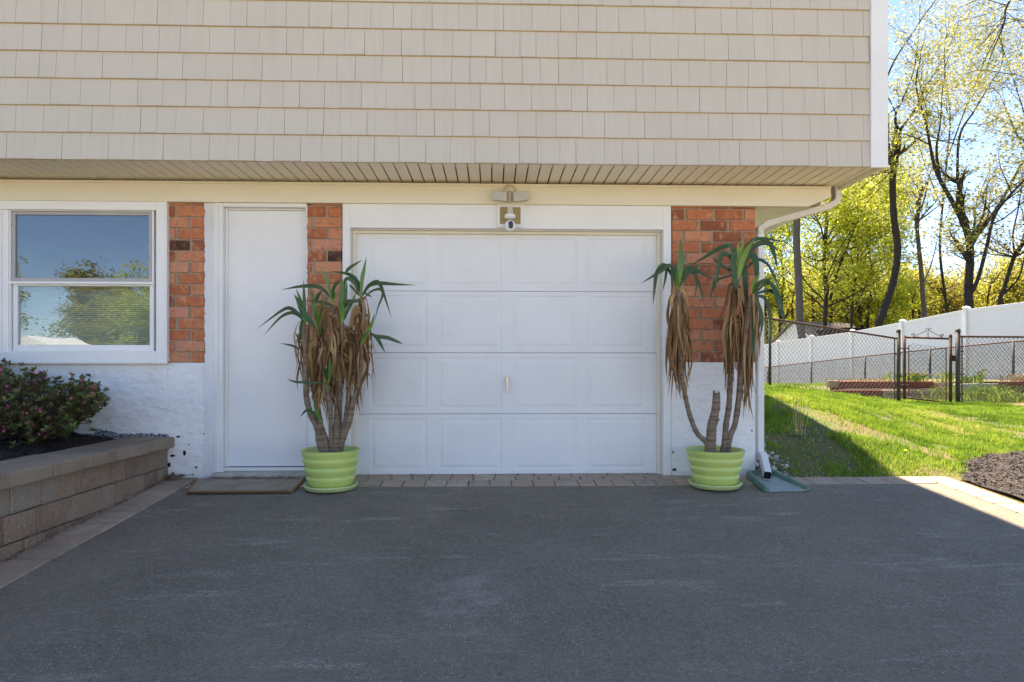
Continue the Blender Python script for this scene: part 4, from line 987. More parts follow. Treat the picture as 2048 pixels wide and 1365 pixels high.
# grass blades (numpy)
def vnoise(x, y, s, seed):
    g_ = np.random.default_rng(seed).random((256, 256)); x = x*s+100; y = y*s+100
    i = np.floor(x).astype(int); j = np.floor(y).astype(int); u = x-i; v = y-j; u = u*u*(3-2*u); v = v*v*(3-2*v)
    i %= 255; j %= 255
    return (g_[j,i]*(1-u)+g_[j,i+1]*u)*(1-v)+(g_[j+1,i]*(1-u)+g_[j+1,i+1]*u)*v
def blades(name, n, xr_, yr_, hmin, hmax, wmul, seed, label):
    g_ = np.random.default_rng(seed)
    X = g_.uniform(*xr_, n); Y = g_.uniform(*yr_, n)
    d = .6*vnoise(X, Y, 1.5, 1)+.4*vnoise(X, Y, 5, 2)
    bare = np.exp(-(((X-2.85)/.42)**2+((Y-.55)/.42)**2))*.9+np.exp(-(((X-3.75)/.55)**2+((Y-1.0)/.28)**2))*.75+np.exp(-(((X-2.6)/.3)**2+((Y-1.5)/.5)**2))*.5
    keep = (d > .34+bare*.62) | (g_.random(n) < .16*(1-.75*np.clip(bare,0,1)))
    keep &= ~in_bed(X, Y) & (X > XCOR+.08+.22*g_.random(n)) & (Y > -.075)
    X, Y, d = X[keep], Y[keep], d[keep]; n = len(X); Z = terrain(X, Y)-.004
    tall = vnoise(X, Y, 3, 7)
    H = g_.uniform(hmin, hmax, n)*(.45+.8*tall+.9*np.clip(vnoise(X, Y, 7, 9)-.6, 0, 1)*2); W_ = g_.uniform(.002,.0045,n)*wmul
    a = g_.uniform(0, 6.283, n); lean = g_.uniform(.1, .7, n)*H; la = g_.uniform(0, 6.283, n)
    V = np.zeros((n, 5, 3))
    cx_, sx_ = np.cos(a)*W_, np.sin(a)*W_
    lx, ly = np.cos(la)*lean, np.sin(la)*lean
    V[:,0] = np.stack([X-cx_, Y-sx_, Z],1); V[:,1] = np.stack([X+cx_, Y+sx_, Z],1)
    V[:,2] = np.stack([X+cx_*.8+lx*.35, Y+sx_*.8+ly*.35, Z+H*.6],1); V[:,3] = np.stack([X-cx_*.8+lx*.35, Y-sx_*.8+ly*.35, Z+H*.6],1)
    V[:,4] = np.stack([X+lx, Y+ly, Z+H*.95],1)
    me = bpy.data.meshes.new(name); b = np.arange(n)*5
    loops = np.stack([b,b+1,b+2,b+3, b+3,b+2,b+4],1).ravel()
    me.vertices.add(n*5); me.vertices.foreach_set('co', V.ravel())
    me.loops.add(n*7); me.loops.foreach_set('vertex_index', loops)
    me.polygons.add(n*2); ls = np.stack([b//5*7, b//5*7+4],1).ravel(); me.polygons.foreach_set('loop_start', ls)
    me.update(calc_edges=True); me.validate()
    dry = vnoise(X, Y, 1.1, 11)*.55+vnoise(X, Y, 4, 12)*.45
    v = np.clip(g_.normal(.40,.15,n)+np.clip(dry-.52,0,1)*2.4-np.clip(vnoise(X, Y, 6, 21)-.55,0,1)*1.2, 0, 1); v = np.where(g_.random(n) < .07, .97, v)
    at = me.attributes.new('var', 'FLOAT', 'FACE'); at.data.foreach_set('value', np.repeat(v, 2).astype(np.float32))
    me.materials.append(m_grass); o = bpy.data.objects.new(name, me); sc.collection.objects.link(o)
    tag(o, label, 'grass', kind='stuff'); return o
blades('grass', 300000, (2.15, 8.5), (-.075, 6.5), .022, .062, 1.0, 1, 'spring lawn grass on the slope beside the house')
blades('grass', 60000, (4.5, 15), (6.5, 13), .04, .08, 2.2, 2, 'lawn grass behind the chain link gate')
# dry stalks with dandelion
ds_ = thing('dry_weed', (atZ(1597,850,5.9).x, atZ(1597,850,5.9).y, tz(atZ(1597,850,5.9).x, atZ(1597,850,5.9).y)), 'clump of tall dry weed stalks standing in the shaded grass', 'weed')
mb = MB(); r = random.Random(3); b0 = ds_.location
for px, py in ((1590,795),(1596,798),(1601,802),(1606,800),(1611,805),(1594,808),(1620,812)):
    x = b0.x+(px-1600)/225; top_ = .85-(py-HY)/F*(5.9); mb.tube([(b0.x+(px-1600)/400, b0.y, b0.z), (x-.01, b0.y-.01, (b0.z+top_)/2), (x, b0.y, top_)], [.003,.0025,.002], 4)
    mb.tube([(x, b0.y, top_), (x, b0.y, top_+.012)], [.007,.002], 6)
mb.build('stalk', m_drygrass, ds_)
def dand(px, py, dep, label):
    p = atZ(px, py, dep); z = tz(p.x, p.y); t_ = thing('dandelion', (p.x, p.y, z), label, 'dandelion', 'dandelions in the lawn')
    mb = MB(); mb.tube([(p.x,p.y,z),(p.x+.005,p.y,z+.05)], .0025, 5)
    for k in range(9):
        a = k*.7; l = .07; d = Vector((math.cos(a), math.sin(a), .35)); s_ = Vector((-math.sin(a), math.cos(a), 0)); q = Vector((p.x,p.y,z))
        mb.quad(q, q+d*l*.6+s_*.009, q+d*l, q+d*l*.6-s_*.009, .6)
    mb.build('leaf', m_weed, t_)
    mb = MB(); mb.lathe([(0,.010),(.010,.008),(.016,.003),(.012,-.002),(0,-.004)], (p.x+.005,p.y,z+.053), 12); mb.build('flower', m_dand, t_)
dand(1592, 856, 5.85, 'yellow dandelion at the foot of the dry weed stalks')
dand(1810, 905, 5.6, 'yellow dandelion in the sunlit lawn near the house shadow')

# ================================================================ chain link fences
def mesh_panel(mb, A, B, h0a, h1a, h0b, h1b, pitch=.075, rad=.0021):
    """A,B plan points; bottoms/tops at both ends; diagonal wires both ways"""
    A, B = Vector(A), Vector(B); Ln = (B-A).length; hm = max(h1a-h0a, h1b-h0b)
    def pt(u, v): # u metres along, v metres up from bottom line
        t = u/Ln; return Vector((A.x+(B.x-A.x)*t, A.y+(B.y-A.y)*t, h0a+(h0b-h0a)*t+v))
    def top(u): t = u/Ln; return (h1a-h0a)*(1-t)+(h1b-h0b)*t
    k = 1.15
    for s_ in (1, -1):
        u0 = -hm/k if s_ > 0 else 0
        u0 = math.floor(u0/pitch)*pitch; lim = Ln if s_ > 0 else Ln+hm/k
        while u0 < lim:
            pts = []
            for q in np.linspace(0, hm, 9):
                u = u0+s_*q/k
                if 0 <= u <= Ln and q <= top(u)+.002: pts.append(pt(u, q)+Vector((0, .003*s_, 0)))
            if len(pts) >= 2:
                # extend to exact borders
                mb.tube([pts[0], pts[-1]], rad, 3, caps=False)
            u0 += pitch
    # finer clipping error is at most one ninth of the height
def wires(name, parent, segs, pitch=.075, rad=.0031):
    mb = MB()
    for (A, B, h0a, h1a, h0b, h1b) in segs:
        A, B = Vector(A), Vector(B); Ln = (B-A).length; k = 1.15
        for s_ in (1, -1):
            # wire: v = k*s*(u-u0); clip 0<=u<=Ln, 0<=v<=top(u)
            Ha, Hb = h1a-h0a, h1b-h0b; u0 = -max(Ha,Hb)/k if s_ > 0 else 0.0
            end = Ln if s_ > 0 else Ln+max(Ha,Hb)/k
            while u0 <= end:
                # intersections along u
                us = [u0]
                den = k*s_-(Hb-Ha)/Ln
                ut = (Ha+k*s_*u0)/den
                lo, hi = (u0, ut) if s_ > 0 else (ut, u0)
                lo, hi = max(lo, 0), min(hi, Ln)
                if hi-lo > .01:
                    P = []
                    for u in (lo, hi):
                        t = u/Ln; v = k*s_*(u-u0); P.append(Vector((A.x+(B.x-A.x)*t, A.y+(B.y-A.y)*t+.002*s_, h0a+(h0b-h0a)*t+v)))
                    mb.tube(P, rad, 3, caps=False)
                u0 += pitch
    return mb.build(name, m_wire, parent)
def pole(mb, p, z0, z1, rad, cap=True):
    mb.tube([(p[0],p[1],z0),(p[0],p[1],z1)], rad, 10)
    if cap: mb.lathe([(rad*1.15,0),(rad*1.15,.02),(rad*.9,.045),(rad*.4,.058),(0,.06)], (p[0],p[1],z1-.01), 12)
P0 = atZ(1440, 600, 10.6); P1 = atZ(1540, 640, 10.8); P2 = atZ(1797, 677, 11.4); G1 = atZ(1809, 675, 11.42); G2 = atZ(1901, 678, 11.0); P3 = atZ(1916, 674, 10.9); P4 = atZ(2330, 676, 10.9)
P0 = Vector((XCORN+.01, P1.y+(P1.y-P2.y)/(P1.x-P2.x)*(XCORN-P1.x), 0))
for p, y in ((P0,600),(P1,637.5),(P2,678),(P3,673.5),(P4,676)): p.z = atZ(0, y, (p-CAM).dot(Vector((sa,ca,0)))).z
fA = thing('chain_link_fence', (P1.x, P1.y, tz(P1.x,P1.y)), 'rusty chain link fence falling from the house corner to the gate', 'fence')
def bz(p): return tz(p.x, p.y)
mb = MB(); mb.tube([P0, P1, P2], .017, 8); mb.build('top_rail', m_rust, fA, smooth=True)
mb = MB(); pole(mb, P1, bz(P1)-.1, P1.z-.01, .022, False); mb.build('post', m_galv, fA, smooth=True)
mb = MB(); pole(mb, P2, bz(P2)-.1, atZ(1797,664,11.4).z, .033); mb.build('post', m_galv, fA, smooth=True)
mb = MB(); mb.box(P2.x-.075, P2.x-.062, P2.y-.01, P2.y+.01, bz(P2)+.02, P2.z); 
for q in (.15,.45,.8): mb.box(P2.x-.075, P2.x+.03, P2.y-.038, P2.y-.03, bz(P2)+q*1.1, bz(P2)+q*1.1+.02)
mb.build('tension_bar', m_rust, fA)
wires('wire_mesh', fA, [((P0.x,P0.y,0),(P1.x,P1.y,0),bz(P0)+.03,P0.z,bz(P1)+.03,P1.z),((P1.x,P1.y,0),(P2.x-.06,P2.y,0),bz(P1)+.03,P1.z,bz(P2)+.03,P2.z)])
# gate
gt_ = thing('metal_gate', ((G1.x+G2.x)/2, (G1.y+G2.y)/2, bz(G1)), 'narrow rusty chain link gate with scrolled ironwork on top', 'gate')
gl0, gl1 = atZ(1809,800,11.42).z+.01, atZ(1809,675,11.42).z; gr0, gr1 = atZ(1901,812,11.0).z+.02, atZ(1901,678,11.0).z
mb = MB(); pole(mb, G1, gl0, gl1+.03, .024, False); pole(mb, G2, gr0, gr1+.03, .024, True)
mb.tube([(G1.x,G1.y,gl1),(G2.x,G2.y,gr1)], .019, 8); mb.tube([(G1.x,G1.y,gl0+.03),(G2.x,G2.y,gr0+.03)], .015, 8)
mb.build('gate_frame', m_rust, gt_, smooth=True)
mb = MB(); 
dG = Vector((G2.x-G1.x, G2.y-G1.y, 0)); 
def gp(t, v): return Vector((G1.x+dG.x*t, G1.y+dG.y*t, (gl1*(1-t)+gr1*t)+v))
def curl(c_, rr_, a0, a1, flip=1):
    return [c_+Vector((flip*rr_*(1-.06*i)*math.cos(a0+(a1-a0)*i/10), 0, rr_*(1-.06*i)*math.sin(a0+(a1-a0)*i/10))) for i in range(11)]
mb.tube([gp(.22,.02), gp(.5,.13)], .005, 5); mb.tube([gp(.55,.13), gp(.82,.02)], .005, 5); mb.tube([gp(.52,.02), gp(.52,.10)], .007, 5)
for t, v, f_ in ((.17,.05,1),(.22,.05,-1),(.5,.15,1),(.57,.15,-1),(.84,.05,-1),(.80,.05,1)): mb.tube(curl(gp(t,v), .03, -1.2, 4.0, f_), .005, 5)
mb.build('scrollwork', m_rust, gt_)
mb = MB(); mb.box(G1.x+.07, G1.x+.082, G1.y-.006, G1.y+.006, gl0+.05, gl1-.14); mb.build('tension_bar', m_rust, gt_)
mb = MB(); mb.box(G2.x-.082, G2.x-.07, G2.y-.006, G2.y+.006, gr0+.03, gr1-.16); mb.build('tension_bar', m_rust, gt_)
for v in (.25,.9):
    mb = MB(); mb.tube([(P2.x,P2.y,gl0+v),(G1.x+.08,G1.y,gl0+v)], .011, 6); mb.build('hinge', m_rust, gt_)
mb = MB(); mb.box(G2.x+.02, P3.x, G2.y-.03, G2.y+.02, gr0+.78, gr0+.81); mb.box(G2.x+.02, G2.x+.06, G2.y-.05, G2.y+.03, gr0+.74, gr0+.84); mb.build('latch', m_rust, gt_, bevel=.004)
wires('wire_mesh', gt_, [((G1.x+.075,G1.y,0),(G2.x-.075,G2.y,0),gl0+.04,gl1-.10,gr0+.04,gr1-.15)])
fB = thing('chain_link_fence', (P3.x, P3.y, bz(P3)), 'level chain link fence with a capped post to the right of the gate', 'fence')
mb = MB(); pole(mb, P3, bz(P3)-.05, atZ(1916,663,10.9).z, .036); mb.build('post', m_galv, fB, smooth=True)
mb = MB(); pole(mb, P4, bz(P4)-.05, P4.z, .022); mb.build('post', m_galv, fB, smooth=True)
mb = MB(); mb.tube([P3, P4], .018, 8); mb.build('top_rail', m_rust, fB, smooth=True)
mb = MB(); mb.box(P3.x+.062, P3.x+.076, P3.y-.01, P3.y+.01, bz(P3)+.03, P3.z)
for q in (.15,.45,.8): mb.box(P3.x-.03, P3.x+.076, P3.y-.042, P3.y-.036, bz(P3)+q*1.1, bz(P3)+q*1.1+.02)
mb.build('tension_bar', m_rust, fB)
wires('wire_mesh', fB, [((P3.x+.07,P3.y,0),(P4.x,P4.y,0),bz(P3)+.03,P3.z,bz(P4)+.03,P4.z)])

# white vinyl fence and rear chain link
def wf(k): return Vector((12.03+.228*k, 0, 26.8-2.39*k))   # camera frame right, depth
def cf(xr_, dep): return Vector((xr_*ca-0*sa, 0, 0))
def wpt(k, off=0):
    q = wf(k); xr_, dep = q.x+off, q.z
    # formula uses x measured from depth vanishing point => world axes directly
    return Vector((xr_, CAM.y+dep, 0))
topz = lambda k: float(np.interp(k, [-3,-2,-1,0,1,2,3,4,5,7,9], [1.55,1.65,1.78,1.90,2.0,2.08,2.25,2.43,2.47,2.5,2.5]))
wfence = thing('vinyl_fence', (wpt(3).x, wpt(3).y, .2), 'tall white vinyl privacy fence stepping up to the right in front of the woods', 'fence')
for k in range(-3, 9):
    a, b = wpt(k), wpt(k+1); d = (b-a).normalized(); n = Vector((-d.y, d.x, 0))
    za, zb_ = topz(k), topz(k+1)
    mb = MB(); Ln = (b-a).length; m_ = 15
    for i in range(m_):
        u0, u1 = .06+(Ln-.12)*i/m_, .06+(Ln-.12)*(i+1)/m_-.002
        p, q = a+d*u0, a+d*u1; zp, zq = za+(zb_-za)*u0/Ln-.08, za+(zb_-za)*u1/Ln-.08
        mb.hexa([p-n*.011+Vector((0,0,zp-2.0)), q-n*.011+Vector((0,0,zq-2.0)), q+n*.011+Vector((0,0,zq-2.0)), p+n*.011+Vector((0,0,zp-2.0)),
                 p-n*.011+Vector((0,0,zp)), q-n*.011+Vector((0,0,zq)), q+n*.011+Vector((0,0,zq)), p+n*.011+Vector((0,0,zp))])
    mb.build('fence_panel', m_pvc, wfence)
    for (lo, hi) in ((-.10, 0.0), (-1.95,-1.80)):
        mb = MB(); mb.hexa([a-n*.025+Vector((0,0,za+lo)), b-n*.025+Vector((0,0,zb_+lo)), b+n*.025+Vector((0,0,zb_+lo)), a+n*.025+Vector((0,0,za+lo)),
                 a-n*.025+Vector((0,0,za+hi)), b-n*.025+Vector((0,0,zb_+hi)), b+n*.025+Vector((0,0,zb_+hi)), a+n*.025+Vector((0,0,za+hi))])
        mb.build('fence_rail', m_pvc, wfence, bevel=.005)
    mb = MB(); mb.box(a.x-.062, a.x+.062, a.y-.062, a.y+.062, za-2.1, za+.03); ps = mb.build('post', m_pvc, wfence, bevel=.005)
    mb = MB(); mb.box(a.x-.078, a.x+.078, a.y-.078, a.y+.078, za+.031, za+.055); mb.hexa([(a.x-.07,a.y-.07,za+.0555),(a.x+.07,a.y-.07,za+.0555),(a.x+.07,a.y+.07,za+.0555),(a.x-.07,a.y+.07,za+.0555),(a.x-.01,a.y-.01,za+.095),(a.x+.01,a.y-.01,za+.095),(a.x+.01,a.y+.01,za+.095),(a.x-.01,a.y+.01,za+.095)])
    mb.build('post_cap', m_pvc, ps, bevel=.004)
fC = thing('chain_link_fence', (wpt(2,-.5).x, wpt(2).y, .1), 'low rear chain link fence running along the foot of the white vinyl fence', 'fence')
rtop = lambda k: float(np.interp(k, [-3,-1,0,3,4.57,9], [.6,.74,.86,1.27,1.47,1.6]))
ks = [-2.2,-1.1,0,1.3,2.55,3.7,4.8,5.9,7,8]; segs = []
mb = MB(); mb.tube([wpt(k,-.45)+Vector((0,0,rtop(k))) for k in ks], .02, 6); mb.build('top_rail', m_rust, fC, smooth=True)
for k in ks:
    mb = MB(); p = wpt(k,-.45); pole(mb, p, rtop(k)-1.3, rtop(k), .03, False); mb.build('post', m_galv, fC, smooth=True)
for a, b in zip(ks[:-1], ks[1:]): segs.append((wpt(a,-.45), wpt(b,-.45), rtop(a)-1.1, rtop(a), rtop(b)-1.1, rtop(b)))
wires('wire_mesh', fC, segs, .08, .0034)

# ================================================================ timber bed wall, blocks
tb = thing('timber_wall', atZ(1780, 790, 13.8), 'low garden wall of stacked red stained timbers behind the gate', 'timber wall')
r = random.Random(71)
def tim(x0, x1, y0, y1, dep, m, off=0, thick=.16):
    A = atZ(x0, y1, dep+off); B = atZ(x1, y1, dep+off); zt_ = atZ(x0, y0, dep+off).z
    mb = MB(); mb.box(A.x, B.x, A.y-.0, A.y+thick, A.z, zt_, r.random(), .006, r); return mb.build('timber', m, tb, bevel=.008)
tim(1682,1872,763,777.5,13.8,m_timber); tim(1874,1912,765,778,13.8,m_timberp); tim(1660,1681,762,776,13.8,m_timberp,.05)
tim(1690,1912,778,780.5,13.75,m_timberp,-.05,.22); tim(1668,1768,781,791,13.7,m_timber,-.1); tim(1769,1912,781,789,13.7,m_timberp,-.1)
tim(1655,1768,791.5,812,13.7,m_timber,-.13); tim(1769,1912,789.5,800,13.7,m_timberp,-.14); tim(1769,1914,800.5,830,13.7,m_timber,-.16)
tb2 = thing('timber_wall', atZ(2040, 790, 12.8), 'dark weathered timbers stacked at the right end behind the chain link fence', 'timber wall')
for (x0,x1,y0,y1) in ((2008,2300,764,776),(2012,2300,777,789),(2006,2300,790,802)):
    A = atZ(x0, y1, 12.8); B = atZ(x1, y1, 12.8); mb = MB(); mb.box(A.x, B.x, A.y, A.y+.15, A.z, atZ(x0,y0,12.8).z, .1, .006, r); mb.build('timber', m_timber, tb2, bevel=.008)
for i, (x0, x1, lb) in enumerate(((1926,1962,'pale grey wall block nearest the gate post behind the fence'),(1964,2004,'pale grey wall block next to the dark timbers behind the fence'))):
    A = atZ(x0, 812, 13.0); B = atZ(x1, 812, 13.0); mb = MB(); mb.box(A.x, B.x, A.y, A.y+.3, A.z, atZ(x0,768,13.0).z, r.random(), .01, r)
    o = mb.build('wall_block', m_cblock, bevel=.02); tag(o, lb, 'wall block', 'grey wall blocks')
# raised soil behind timbers
A = atZ(1660, 764, 14); B = atZ(2300, 764, 14)
mb = MB(); C_ = atZ(1700, 764, 17.2); mb.prismz([(A.x+.05,A.y+.1),(B.x+1,A.y+.1),(B.x+1,A.y+3.5),(C_.x+.4,A.y+3.3)], .0, A.z, .5); o = mb.build('raised_soil', m_lawn); tag(o, kind='structure')
# weeds and plants on and before it
def clump(px, py, dep, n, hgt, spread, m, label, name='weed_clump', cat='plant', wide=.012, seed=0, flowers=0):
    r = random.Random(seed); p = atZ(px, py, dep); t_ = thing(name, p, label, cat, None); mb = MB()
    for _ in range(n):
        b = p+Vector((r.gauss(0,spread), r.gauss(0,spread*.5), 0)); a = r.uniform(0,6.28); h = hgt*r.uniform(.4,1); o_ = r.uniform(.15,.8)*h
        P = crom([b, b+Vector((math.cos(a)*o_*.3, math.sin(a)*o_*.3, h*.7)), b+Vector((math.cos(a)*o_, math.sin(a)*o_, h*r.uniform(.6,1)))], 6)
        ribbon(mb, P, wide*r.uniform(.7,1.4), r.random(), Vector((math.sin(a), -math.cos(a), .3)).normalized(), 0, .2)
    mb.build('foliage', m, t_)
    if flowers:
        fb_ = MB()
        for _ in range(flowers):
            b = p+Vector((r.gauss(0,spread), r.gauss(0,spread*.5), hgt*r.uniform(.5,1.0)))
            for k in range(3):
                a = r.uniform(0,6.28); u = Vector((math.cos(a), .3, math.sin(a)))*.02; v = Vector((-math.sin(a), .2, math.cos(a)))*.02; fb_.quad(b-u-v, b+u-v, b+u+v, b-u+v, .5)
        fo = fb_.build('flowers', m_dand, t_); fo['kind'] = 'stuff'
    return t_
clump(1818,763,13.9,120,.22,.22,m_weed,'leafy weeds with yellow flowers on the timber wall behind the gate',seed=1,flowers=14,wide=.03)
clump(1893,764,13.9,40,.28,.08,m_weed,'tall thin weed on the timber wall beside the gate post',seed=2,wide=.02)
clump(1932,768,13.2,60,.22,.10,m_weed,'yellow green weed on the grey block right of the gate post',seed=3,wide=.025)
clump(1955,766,13.4,26,.38,.06,m_weed,'tall upright weed on the grey wall blocks',seed=4,wide=.022)
clump(1720,763,14.1,170,.09,.45,m_drygrass,'dry grass tufts on top of the timber wall',name='grass_tuft',seed=5,wide=.012)
clump(2035,764,13.0,60,.20,.18,m_drygrass,'pale dry plant on top of the dark timbers',seed=6,wide=.03)
clump(1965,800,12.2,330,.34,.36,m_weed,'arching dark green daylily clump in front of the grey blocks',name='daylily_clump',seed=7,wide=.022)
clump(2030,805,11.9,160,.20,.30,m_weed,'low ground cover clump in front of the dark timbers',seed=8,wide=.02)

# ================================================================ shed and dark roof behind the white fence
sh = thing('shed', atZ(1610, 720, 36), 'white gabled shed with a brown shingle roof behind the vinyl fence', 'shed')
pk = atZ(1589, 646, 36.); rdir = Vector((.89,.45,0)); nn = Vector((.45,-.89,0)); wS = 2.1; dp = rdir*4.9; drop = Vector((0,0,-1.55)); zb0 = -.3
a = pk-nn*wS+drop; c_ = pk+nn*wS+drop
q = [Vector((a.x,a.y,zb0)), Vector((c_.x,c_.y,zb0)), c_, pk, a]
mb = MB(); mb.v += [tuple(v) for v in q]+[tuple(v+dp) for v in q]; mb.f += [(0,1,2,3,4),(9,8,7,6,5)]+[((i+1)%5,i,5+i,5+(i+1)%5) for i in range(5)]; mb.a += [.5]*7
mb.build('wall', m_shedw, sh)
mb = MB(); f_ = rdir*-.18; l_ = rdir*.2
for e0, e1 in ((pk, c_+(c_-pk)*.12), (a+(a-pk)*.12, pk)):
    lo = [e0+f_, e1+f_, e1+dp+l_, e0+dp+l_]
    mb.hexa([v+Vector((0,0,.02)) for v in lo]+[v+Vector((0,0,.12)) for v in lo])
mb.build('roof', m_shingle, sh)
cp = thing('carport', atZ(1760, 700, 33), 'flat black roofed shelter beyond the white fence beside the leaning dark tree', 'shelter')
A = atZ(1685,662,33); B = atZ(1800,662,33); mb = MB(); mb.box(A.x, B.x, A.y, A.y+3, A.z-.05, A.z+.16); mb.build('roof', m_dark, cp)
for x in (A.x+.3, B.x-.3):
    mb = MB(); mb.box(x-.06, x+.06, A.y+.1, A.y+.22, -.3, A.z-.051); mb.build('post', m_dark, cp)

# ================================================================ trees
def leafcards(lb, p, n, s, sp, r):
    for _ in range(n):
        q = p+Vector((r.gauss(0,sp), r.gauss(0,sp), r.gauss(0,sp*.8)))
        u = Vector((r.uniform(-1,1), r.uniform(-1,1), r.uniform(-1,1))).normalized(); v = u.orthogonal().normalized()
        l = s*r.uniform(.6,1.4); lb.quad(q-u*l*.5, q+v*l*.28, q+u*l*.5, q-v*l*.28, r.random())
def grow(tb_, lb, p, d, Ln, rad, lvl, mx_, r, ln, ls, up=.12):
    n = 5; pts = [p]; d = d.normalized()
    for i in range(n):
        d = (d+Vector((r.gauss(0,.16), r.gauss(0,.16), r.gauss(0,.12)+up*.5))).normalized(); p = p+d*(Ln/n); pts.append(p)
    tb_.tube(pts, [rad*(1-.62*i/n) for i in range(n+1)], 5 if lvl < 2 else 3, caps=False)
    if lvl >= mx_-1:
        for q in pts[1 if lvl >= mx_ else 3:]: leafcards(lb, q, ln, ls, max(.16, ls*1.3), r)
    if lvl < mx_:
        for k in range(r.choice([3,4,4,5]) if lvl < 2 else 3):
            i = r.randint(1, n); t = Vector((r.gauss(0,1), r.gauss(0,1), r.gauss(.25,.6))).normalized()
            grow(tb_, lb, pts[i], d*.75+t*.85, Ln*r.uniform(.5,.75), rad*(1-.62*i/n)*.62, lvl+1, mx_, r, ln, ls, up)
TR = .50
def traced(name, dep, limbs, seed, label, bark, leafm, ln=3, ls=.14, mx_=3, kids=6, group=None, kl=2.2, start=.35, up=.12, krad=.45):
    """limbs: list of (pixel path, r0, r1) in metres at the given depth"""
    r = random.Random(seed); base = atZ(limbs[0][0][0][0], 735, dep); base.z = tz(base.x, base.y) if base.y < 60 else -.2
    t_ = thing(name, base, label, 'tree', group); tk = MB(); lb = MB()
    for i, (P, r0, r1) in enumerate(limbs):
        zj = [0]; pts = []
        off = 0 if i == 0 else r.uniform(-1.6, 1.6)
        for j, (x, y) in enumerate(P): pts.append(atZ(x, y, dep+off*(j/(len(P)-1))))
        if i == 0: pts = [Vector((pts[0].x, pts[0].y, base.z-.2))]+pts
        n = 6*len(pts); pts = crom(pts, n); tk.tube(pts, [TR*(r0+(r1-r0)*(k/(n-1)))*(1+.05*math.sin(k*1.7)) for k in range(n)], 9, caps=True)
        s0 = start if i or ln >= 4 else max(start, .78)
        for k in range(kids if i or ln >= 4 else max(2, kids//2)):
            u = s0+(1-s0)*r.random(); j = min(n-1, int(u*(n-1))); tdir = (pts[j]-pts[max(0,j-1)]).normalized()
            side = Vector((r.gauss(0,1), r.gauss(0,1), r.gauss(.1,.5))).normalized()
            grow(tk, lb, pts[j], tdir*.5+side, kl*r.uniform(.6,1.2), min(.06, (r0+(r1-r0)*u)*krad*.6), 1, mx_, r, ln, ls, up)
        grow(tk, lb, pts[-1], (pts[-1]-pts[-3]), kl*1.1, r1*.7, 1, mx_, r, ln, ls, up)
    tk.build('trunk', bark, t_, smooth=True); lb.build('crown', leafm, t_); return t_

traced('tree', 27, [([(1757,660),(1768,620),(1787,560),(1795,500),(1787,430),(1785,360),(1788,335)],.33,.24),
                    ([(1788,338),(1776,290),(1775,240),(1768,180),(1790,120),(1830,60)],.17,.05),
                    ([(1788,335),(1800,290),(1802,260),(1830,220),(1855,170),(1880,130)],.15,.04),
                    ([(1802,262),(1790,235),(1825,150),(1838,60),(1840,10)],.09,.02),
                    ([(1780,330),(1768,300),(1740,270)],.10,.04)],
       101, 'tall dark tree with a curved leaning trunk just right of the house', m_bark, m_leafy, 3, .12, 3, 5, start=.4, kl=1.9)
traced('tree', 26, [([(1938,625),(1936,580),(1940,520),(1938,480),(1930,450)],.36,.26),
                    ([(1930,455),(1905,405),(1880,360),(1868,330),(1858,280),(1850,240),(1835,190)],.20,.05),
                    ([(1880,362),(1873,300),(1880,250),(1885,180)],.12,.03),
                    ([(1932,460),(1922,400),(1915,350),(1920,270),(1950,220),(1985,160)],.16,.04),
                    ([(1938,500),(1955,470),(1985,430),(2010,390),(2048,320),(2090,250)],.19,.08),
                    ([(1936,600),(1955,560),(1972,500),(1990,430),(2030,380),(2080,330)],.17,.07),
                    ([(1945,470),(1950,430),(1952,410)],.07,.04)],
       102, 'broad dark tree forking into several limbs above the white fence', m_bark, m_leafy, 4, .13, 3, 5, start=.5, kl=1.9)
traced('tree', 29, [([(1606,700),(1600,640),(1597,560),(1593,480),(1594,420),(1596,330)],.36,.28)],
       103, 'straight grey trunk rising behind the downspout and in front of the shed', m_barkg, m_leafg, 3, .15, 3, 7, start=.75, kl=2.0)
traced('tree', 30, [([(1850,650),(1846,600),(1842,540),(1835,470),(1833,440)],.24,.16),
                    ([(1833,442),(1848,400),(1855,370),(1862,340)],.09,.03),([(1834,450),(1820,420),(1812,380)],.06,.02),([(1845,570),(1862,530),(1875,480),(1890,440)],.07,.02)],
       104, 'slender grey tree with thin branches between the two big dark trees', m_barkg, m_leafo, 1, .12, 3, 6, start=.5, kl=1.4)
traced('tree', 28, [([(1998,620),(2010,570),(2026,520),(2030,510)],.2,.15),([(2030,512),(2026,470),(2036,420),(2044,370)],.09,.03),([(2028,515),(2052,500),(2090,450)],.1,.04),([(2005,590),(2035,560),(2048,520),(2050,490)],.1,.04),([(2028,512),(2010,490),(1990,480)],.05,.02)],
       105, 'crooked tree with wriggling bare branches at the right edge of the photo', m_bark, m_leafo, 1, .13, 3, 7, start=.4, kl=1.6)
traced('tree', 31, [([(1650,650),(1652,590),(1648,530),(1650,490)],.21,.15),([(1650,495),(1640,450),(1620,420)],.1,.03),([(1660,600),(1680,530),(1705,470),(1720,430)],.14,.04),([(1700,480),(1725,460),(1755,430)],.06,.02)],
       106, 'full leaved green tree with twin trunks nearest the house wall behind the shed', m_bark, m_leafg, 5, .16, 3, 13, start=.35, kl=2.6)
traced('tree', 33, [([(1703,650),(1706,600),(1712,550),(1716,500)],.15,.08),([(1712,560),(1730,520),(1745,480)],.07,.02)],
       107, 'thin green tree beside the leaning dark tree', m_bark, m_leafg, 5, .16, 3, 12, start=.35, kl=2.2)
